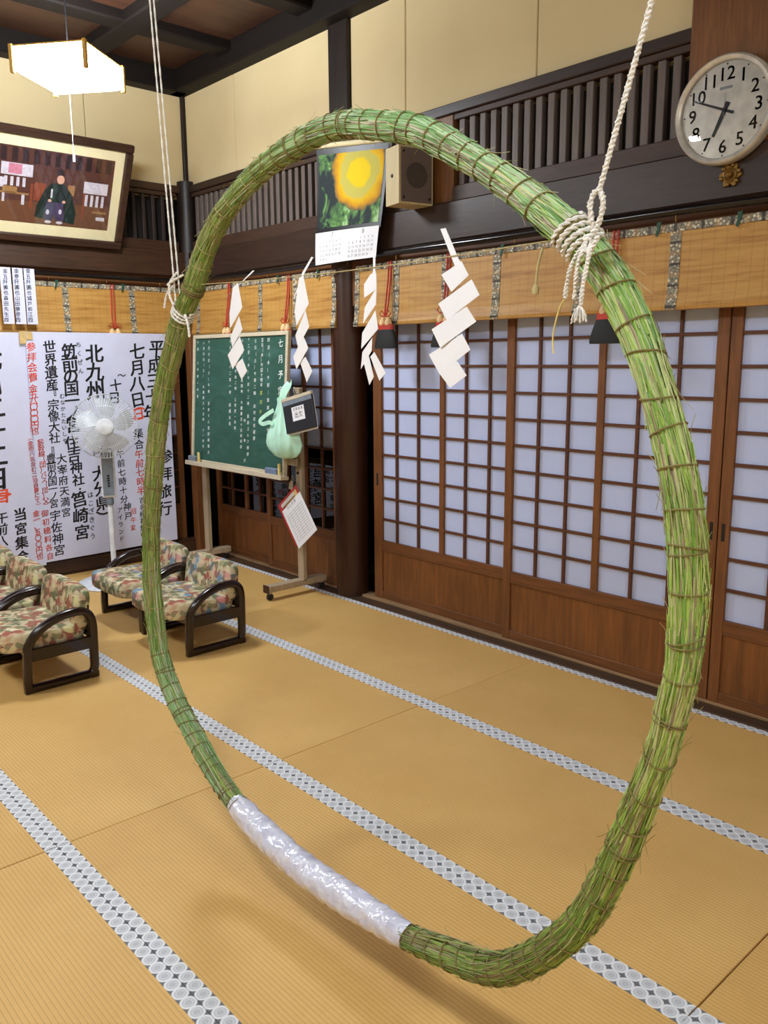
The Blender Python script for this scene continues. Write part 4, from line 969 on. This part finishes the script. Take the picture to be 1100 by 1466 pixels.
SLB = ['leftmost of the three name strips, cut by the picture edge', 'middle one of the three white name strips above the poster', 'rightmost of the three white name strips above the poster']
for k, (c, a0, a1) in enumerate(zip(STRIPS, (1.628, 1.538, 1.450), (1.708, 1.616, 1.530))):
    st = thing('paper_strip', SLB[k], 'paper strip', (.145, -(a0+a1)/2, 2.05), group='donor name strips on the far wall')
    sfs = wavy_sheet(a0, a1, 2.468, 2.048, .150, st.location, .0015, k, par=st, n=(4, 10))
    write([c], sfs, st.location, st, .016, jit=.05)

# ================================================================== CHALKBOARD STAND
cb = thing('chalkboard_stand', 'green chalkboard with white Japanese writing on a rolling wooden stand', 'chalkboard', (1.1, -.28, 0))
CO = Vector((1.1, -.28, 0))
B0 = Vector((.508, -.36, .905)); BV = Vector((0, .075, 1.06)).normalized(); BN = Vector((0, -1.06, .075)).normalized()
BW, BH = 1.372, 1.068
bm = lambda u, v, w=0.0: tuple(B0+Vector((u, 0, 0))+BV*v+BN*w-CO)
def slab(u0, u1, v0, v1, w0, w1, mat, name, par=cb, c=.002):
    mb = MB().box(u0, u1, w0, w1, v0, v1, c); mb.v = [bm(p[0], p[2], p[1]) for p in mb.v]; mb.f = [f[::-1] for f in mb.f]
    return mb.build(name, mat, par)
brd = slab(.02, BW-.02, .02, BH-.02, -.012, .0, 'chalkboard', 'writing_surface', c=0)
slab(0, BW, BH-.03, BH, -.018, .012, 'board_frame', 'board_frame'); slab(0, BW, 0, .03, -.018, .012, 'board_frame', 'board_frame')
slab(0, .03, .03, BH-.03, -.018, .012, 'board_frame', 'board_frame'); slab(BW-.03, BW, .03, BH-.03, -.018, .012, 'board_frame', 'board_frame')
slab(-.03, BW+.02, -.022, .004, -.018, .055, 'board_frame', 'chalk_tray'); slab(-.03, BW+.02, .002, .014, .047, .055, 'board_frame', 'tray_lip')
BOARD = [('七月予定表', 1.267, 0.981, 1.284, 0.522, 0.057, 0), ('四日（水）午前｜箕面市西地鎮祭', 1.11, 1.008, 1.134, 0.224, 0.028, 0), ('五日（水）午前十時半', 1.027, 1.009, 1.028, 0.672, 0.03, 0), ('宮司外出', 1.028, 0.612, 1.029, 0.397, 0.03, 2), ('七日（土）午後二時 奥村家家祓祭', 0.934, 1.004, 0.946, 0.26, 0.028, 0), ('十二日（水）午前十二時 箕面ゴルフ例祭', 0.839, 1.018, 0.863, 0.131, 0.026, 0), ('神事式', 0.807, 0.391, 0.82, 0.078, 0.025, 0), ('十四日（土）午後四時 大屋家五十日祭相談', 0.751, 1.008, 0.763, 0.182, 0.026, 0), ('午後二時 三宅家一年祭', 0.662, 0.772, 0.669, 0.326, 0.026, 0), ('十九日 十二家一時 桜楓会長', 0.575, 1.007, 0.59, 0.355, 0.028, 0), ('十月六日（土）午後 宮参り人宮原朝雄会', 0.244, 1.01, 0.267, 0.102, 0.027, 0), ('八月四日（土） 大島家五十日祭 十一年祭', 0.16, 1.003, 0.179, 0.144, 0.024, 0), ('十月 上本家一年祭', 0.065, 1.009, 0.074, 0.559, 0.024, 0)]
bc = ''.join(c[0] for c in BOARD); glyph_cache(bc, .003)
for c in BOARD:
    mb = MB(); column(mb, c[0], c[1], c[2], c[3], c[4], c[5]*1.12, lambda u, v: bm(u, v, .0012), .003, .10)
    mb.build('chalk_writing', 'chalk_yellow' if c[6] else 'chalk', brd)
for x in (.52, 1.91):
    MB().box(x-1.1-.035, x-1.1+.035, .018, .055, .10, 1.56, .004).build('post', 'easel', cb)
    MB().box(x-1.1-.035, x-1.1+.035, -.30, .245, .065, .115, .005).build('foot_bar', 'easel', cb)
    MB().box(x-1.1-.036, x-1.1+.036, -.305, -.298, .06, .12, .002).build('foot_cap', 'pillar', cb)
    for yy in (-.27, .215):
        k = MB().box(x-1.1-.012, x-1.1+.012, yy-.014, yy+.014, .05, .066, .002).build('caster', 'silver', cb)
        MB().lathe([(0, -.012), (.024, -.012), (.027, -.008), (.027, .008), (.024, .012), (0, .012)], 20, Matrix.Translation((x-1.1, yy, .027)) @ Matrix.Rotation(PI/2, 4, 'Y')).build('wheel', 'dark_rubber', k, True)
for x in (1.83,): slab(BW-.0, BW+.11, .09, .14, -.03, -.018, 'easel', 'pivot_block')
slab(-.04, .0, .55, .60, -.03, -.015, 'easel', 'pivot_block')
MB().lathe([(0, 0), (.012, 0), (.010, .01), (0, .012)], 12, Matrix.Translation((.81, .018, .93)) @ RX).build('post_bolt', 'dark_rubber', cb, True)
# things on the tray
def on_tray(name, u, du, hz, dp, mat, label, cat):
    p = Vector(bm(u, .005, .028))+CO
    o = MB().box(-du/2, du/2, -dp/2, dp/2, 0, hz, min(du, dp)*.2).build(name, mat); o.location = (p.x, p.y-.006, p.z+.003); return tag(o, label, cat)
on_tray('cream_block', .17, .022, .085, .018, 'eraser_yellow', 'pale yellow block standing at the left end of the chalk tray', 'chalk')  # the yellow pieces at both tray ends are likely magnet clips
on_tray('cream_block', 1.345, .02, .09, .018, 'eraser_yellow', 'pale yellow block standing at the right end of the chalk tray', 'chalk')
er = on_tray('board_eraser', 1.25, .15, .05, .035, 'blue_eraser', 'grey blue felt eraser lying on the right of the chalk tray', 'eraser'); er.location.z += .0
e2 = on_tray('board_eraser', .07, .11, .05, .035, 'fan_panel', 'dark felt eraser at the left end of the chalk tray', 'eraser')

# ---- hook on the right post with hanging things
hk = MB().tube([(0, 0, 0), (0, -.03, 0), (.01, -.045, .02), (.012, -.04, .045)], .005, 8).build('post_hook', 'rope', None, True); hk.location = CO+Vector((.80, -.02, 1.50)); hk.parent = None
hk.parent = cb; hk.location = (.83, .02, 1.52)
# green plastic bag
bag = thing('plastic_bag', 'pale green plastic bag of small things hanging on the chalkboard post', 'bag', (1.985, -.42, 1.055))
mb = MB(); n = 36; prof = [(.0, 0), (.05, .004), (.10, .02), (.135, .06), (.15, .11), (.14, .17), (.115, .23), (.085, .30), (.06, .36), (.045, .41), (.05, .44)]
vs = []
for j, (r, z) in enumerate(prof):
    for k in range(n):
        th = 2*PI*k/n; fold = 1+.16*math.sin(5*th+j*.35)*min(1, j/3)+.09*math.sin(9*th+1)*min(1, j/3)+random.uniform(-.05, .05)
        vs.append((r*fold*math.cos(th)*1.1-.02*j/10, r*fold*math.sin(th)*.55, z+.008*math.sin(5*th)*(j > 6)))
mb.add(vs, [(j*n+k, j*n+(k+1) % n, (j+1)*n+(k+1) % n, (j+1)*n+k) for j in range(len(prof)-1) for k in range(n)]); mb.build('bag_body', 'green_bag', bag, True)
def ribbon(P, w, mat, name, par):
    P = [np.array(p, float) for p in P]; vs = []; m = len(P)
    for i, p in enumerate(P):
        T = P[min(i+1, m-1)]-P[max(i-1, 0)]; s_ = np.cross(T, [0, 1., 0]); s_ /= max(np.linalg.norm(s_), 1e-6)
        vs += [p+s_*w/2, p-s_*w/2, p+s_*w/2+np.array([0, .002, 0]), p-s_*w/2+np.array([0, .002, 0])]
    fs = []
    for i in range(m-1):
        q = i*4; fs += [(q, q+1, q+5, q+4), (q+2, q+6, q+7, q+3), (q, q+4, q+6, q+2), (q+1, q+3, q+7, q+5)]
    return MB().add(vs, fs).build(name, mat, par, True)
ribbon(spl([(.0, -.02, .42), (.03, -.02, .47), (.06, .0, .53), (.045, .02, .55)]), .05, 'green_bag', 'bag_handle', bag)
ribbon(spl([(-.03, -.02, .42), (.0, -.01, .50), (.03, .02, .545)]), .04, 'green_bag', 'bag_handle', bag)
ribbon(spl([(-.07, -.05, .35), (-.16, -.06, .31), (-.24, -.06, .265), (-.20, -.06, .245), (-.12, -.06, .26), (-.07, -.06, .25)]), .03, 'green_bag', 'bag_handle', bag)
# black clip file
cf = thing('clip_file', 'black clip file with a white label hanging tilted over the green bag', 'file', (2.20, -.485, 1.265), (0, math.radians(-12), 0))
MB().box(-.115, .235, 0, .018, 0, .235, .004).build('cover', 'black_plastic', cf)
MB().box(-.118, .238, -.004, .02, .225, .248, .003).build('spine', 'board_frame', cf)
MB().box(-.115, .235, -.002, .0, .195, .225, 0).build('cover_band', 'fan_panel', cf)
MB().box(-.112, .225, .019, .03, -.01, .225, .001).build('paper_stack', 'white_paper', cf)
MB().box(-.01, .135, -.0015, .0, .075, .172, 0).build('label_paper', 'white_paper', cf)
glyph_cache('回覧板出欠表', .006); mb = MB()
for i, c in enumerate('出欠'): stamp(mb, c, .04+i*.05, .115, .045, lambda u, v: (u, -.0022, v), .006)
for i, c in enumerate('回覧板表'): stamp(mb, c, .02+i*.03, .155, .022, lambda u, v: (u, -.0022, v), .006)
mb.build('label_writing', 'ink', cf)
MB().tube([(.06, .01, .24), (.0, .04, .30), (-.09, .08, .33)], .002, 6).build('cord', 'black_plastic', cf)
# red clipboard
rb = thing('clipboard', 'red clipboard with a printed sheet hanging tilted from the stand post', 'clipboard', (1.975, -.34, .615), (0, math.radians(-38), 0))
MB().box(-.15, .15, 0, .006, -.175, .185, .002).build('board', 'red_board', rb)
MB().box(-.125, .165, -.002, -.0005, -.205, .12, 0).build('printed_sheet', 'white_paper', rb)
MB().box(-.10, .10, -.012, -.002, .13, .16, .003).build('clip', 'silver', rb)
MB().box(-.06, .13, -.0012, -.0002, .10, .165, 0).build('under_sheet', 'tape', rb)
mb = MB(); glyph_cache('申込書名簿一覧表月日', 0.0)
for i, c in enumerate('申込名簿'): stamp(mb, c, -.04+i*.035, .10, .03, lambda u, v: (u, -.0028, v), 0.0)
for r_ in range(12):
    z = .055-.02*r_; mb.add([(-.09, -.0026, z), (.13, -.0026, z), (.13, -.0026, z-.0025), (-.09, -.0026, z-.0025)], [(0, 3, 2, 1)])
for c_ in range(5):
    x = -.09+.055*c_; mb.add([(x, -.0026, .055), (x+.0025, -.0026, .055), (x+.0025, -.0026, -.168), (x, -.0026, -.168)], [(0, 3, 2, 1)])
mb.build('sheet_print', 'grey_print', rb)
MB().tube([(.0, -.004, .165), (-.01, .03, .19), (-.03, .06, .21), (-.05, .075, .22)], .002, 6).build('cord', 'black_plastic', rb)
ky = thing('tag_bunch', 'small pale tags tied to the stand post above the clipboard', 'tags', (1.86, -.285, .80))
for k, (dx, dz, a) in enumerate(((-.02, 0, .2), (.0, -.03, -.3), (.015, .02, .1))):
    MB().box(-.014, .014, -.002, .002, -.05, .0, .001).xf(Matrix.Translation((dx, -.006*k, dz+.05)) @ Matrix.Rotation(a, 4, 'Y')).build('paper_tag', 'board_frame', ky)
MB().tube([(-.02, .0, .05), (0, .005, .11), (.015, 0, .07)], .0015, 5).build('tag_string', 'twine_light', ky)

# ================================================================== FAN
fn = thing('pedestal_fan', 'white pedestal fan with round wire guard in front of the brush written poster', 'fan', (.62, -1.17, 0), (0, 0, math.radians(-23.4)))
# local +x faces the viewer
MB().lathe([(0, .0), (.285, .0), (.29, .008), (.28, .016), (.20, .03), (.06, .045), (.03, .06), (0, .06)], 48).build('base', 'white_metal', fn, True)
MB().lathe([(.021, .05), (.021, .69), (0, .69)], 20).build('pole', 'white_metal', fn, True)
MB().lathe([(.028, .64), (.03, .65), (.03, .69), (.022, .70)], 20).build('pole_collar', 'fan_panel', fn, True)
bx_ = MB().box(-.045, .04, -.055, .055, .70, 1.08, .012).build('control_body', 'white_metal', fn)
MB().box(.04, .045, -.045, .04, .72, 1.06, .002).build('control_panel', 'fan_panel', bx_)
for k in range(5): MB().box(.045, .05, -.01, .008, .79+k*.02, .803+k*.02, .002).build('button', 'black_plastic', bx_)
MB().lathe([(0, -.10), (.05, -.09), (.075, -.05), (.08, .02), (.06, .05), (0, .06)], 28, Matrix.Translation((-.01, 0, 1.27)) @ Matrix.Rotation(PI/2, 4, 'Y')).build('motor_housing', 'white_metal', fn, True)
MB().tube([(-.0, 0, 1.06), (-.01, 0, 1.2)], .03, 14).build('neck', 'white_metal', fn, True)
HC = (.13, 0, 1.27); GR = .245
gd = MB()
def gp(r, front): 
    k = r/GR
    return HC[0]+(.055*(1-k**2.6) if front else -.075*(1-k**3.0))
for front in (True, False):
    for k in range(72 if front else 56):
        a = 2*PI*k/(72 if front else 56)
        gd_pts = [(gp(r, front), r*math.cos(a+(.25*(1-r/GR) if front else 0)), HC[2]+r*math.sin(a+(.25*(1-r/GR) if front else 0))) for r in np.linspace(.055, GR, 8)]
        gd.tube(gd_pts, .0016, 4, cap=False)
    for r in ((.055, .16, GR) if front else (.08, .17, GR)):
        gd.tube([(gp(r, front), r*math.cos(2*PI*k/48), HC[2]+r*math.sin(2*PI*k/48)) for k in range(48)], .0042 if r == GR else .0016, 6, True)
    gd.build('guard_front' if front else 'guard_rear', 'white_metal', fn, True); gd = MB()
MB().lathe([(0, 0), (.062, 0), (.06, .008), (.04, .013), (0, .015)], 32, Matrix.Translation((gp(.04, True)-.002, 0, HC[2])) @ Matrix.Rotation(PI/2, 4, 'Y')).build('guard_badge', 'white_metal', fn, True)
MB().lathe([(0, -.03), (.045, -.03), (.045, .025), (0, .035)], 24, Matrix.Translation((HC[0]-.01, 0, HC[2])) @ Matrix.Rotation(PI/2, 4, 'Y')).build('blade_hub', 'white_metal', fn, True)
for b_ in range(5):
    mb = MB(); vs = []; nu, nv = 10, 6
    for e in (0, .002):
        for i in range(nu+1):
            r = .04+(.215-.04)*i/nu; wd = .55+.45*math.sin(PI*min(1, (i/nu)*.9+.1))
            for j in range(nv+1):
                q = (j/nv-.5)*wd; a = 2*PI*b_/5+q+.35*(i/nu); vs.append((HC[0]-.01+.09*q*(.5+.5*r/.2)+e, r*math.cos(a), HC[2]+r*math.sin(a)))
    k = nv+1; K = k*(nu+1); fs = []
    for i in range(nu):
        for j in range(nv): q = i*k+j; fs += [(q, q+1, q+k+1, q+k), (K+q, K+q+k, K+q+k+1, K+q+1)]
    mb.add(vs, fs).build('blade', 'fan_blade', fn, True)

# ================================================================== LOW CHAIRS
def make_chair(mat):
    W_ = .63; ro = thing('low_chair', 'x', 'chair', (0, 0, 0), group='low floral armchairs on the tatami')
    # side frames : closed bentwood loop ; y from 0 (front) to .41 (back)
    pth = [(.035, .022), (.20, .022), (.345, .024)]+[(p[0], p[1]) for p in bez((.345, .024), (.38, .026), (.39, .04), (.391, .08), 6)[1:]]+[(.393, .20)]
    pth += [(p[0], p[1]) for p in bez((.394, .27), (.396, .36), (.375, .398), (.31, .400), 10)]
    pth += [(p[0], p[1]) for p in bez((.31, .400), (.20, .403), (.06, .345), (.032, .245), 14)[1:]]
    pth += [(.024, .15), (.02, .08), (.02, .035)]
    for s in (-1, 1):
        x = s*(W_/2-.022)
        MB().sweep([(x, y, z) for y, z in pth], (1, 0, 0), None, .044, .044).build('side_frame', 'lacquer', ro, True)
        MB().box(x-.018, x+.018, .0, .04, .0, .05, .004).build('front_foot', 'lacquer', ro)
        MB().box(x-.018, x+.018, .36, .41, .0, .04, .006).build('rear_foot', 'lacquer', ro)
        MB().box(x-.014, x+.014, .03, .385, .175, .245, .004).build('side_rail', 'lacquer', ro)
        for y, z in ((.022, .12), (.022, .2), (.392, .16), (.392, .22)):
            MB().lathe([(0, 0), (.006, 0), (.005, .003), (0, .004)], 8, Matrix.Translation((x+s*.018, y, z)) @ Matrix.Rotation(s*PI/2, 4, 'Y')).build('screw_cap', 'dark_rubber', ro, True)
    MB().box(-W_/2+.04, W_/2-.04, .05, .075, .17, .235, .004).build('front_rail', 'lacquer', ro)
    MB().box(-W_/2+.04, W_/2-.04, .34, .365, .17, .235, .004).build('rear_rail', 'lacquer', ro)
    MB().box(-W_/2+.04, W_/2-.04, .375, .39, .23, .42, .004).build('back_panel', 'lacquer', ro)
    c = cushion(W_-.085, .49, .125, .32); c.xf(Matrix.Translation((0, .14, .272)) @ Matrix.Rotation(math.radians(-3), 4, 'X')); c.build('seat_cushion', mat, ro, True)
    c = cushion(W_-.075, .10, .27, .42); c.xf(Matrix.Translation((0, .355, .385)) @ Matrix.Rotation(math.radians(-10), 4, 'X')); c.build('back_cushion', mat, ro, True)
    return ro
base_r = make_chair('floral_rust'); base_b = make_chair('floral_blue')
CH = [(base_r, 2.205, -2.535, 'floral armchair nearest the viewer, front of the left row'), (None, 1.565, -2.53, 'rust floral armchair in the left row, second behind the nearest one'), (None, .93, -2.52, 'rust floral armchair in the left row nearest the posters'),
      (base_b, 2.285, -1.61, 'rose and blue floral armchair beside the chalkboard caster, behind the hoop'), (1, 1.65, -1.60, 'rose and blue floral armchair standing in front of the white fan')]
for src, x, y, lab in CH:
    o = src if src not in (None, 1) else copy_tree(base_b if src == 1 else base_r)
    o.location = (x, y, 0); o.rotation_euler = (0, 0, random.uniform(-.004, .004)); o['label'] = lab
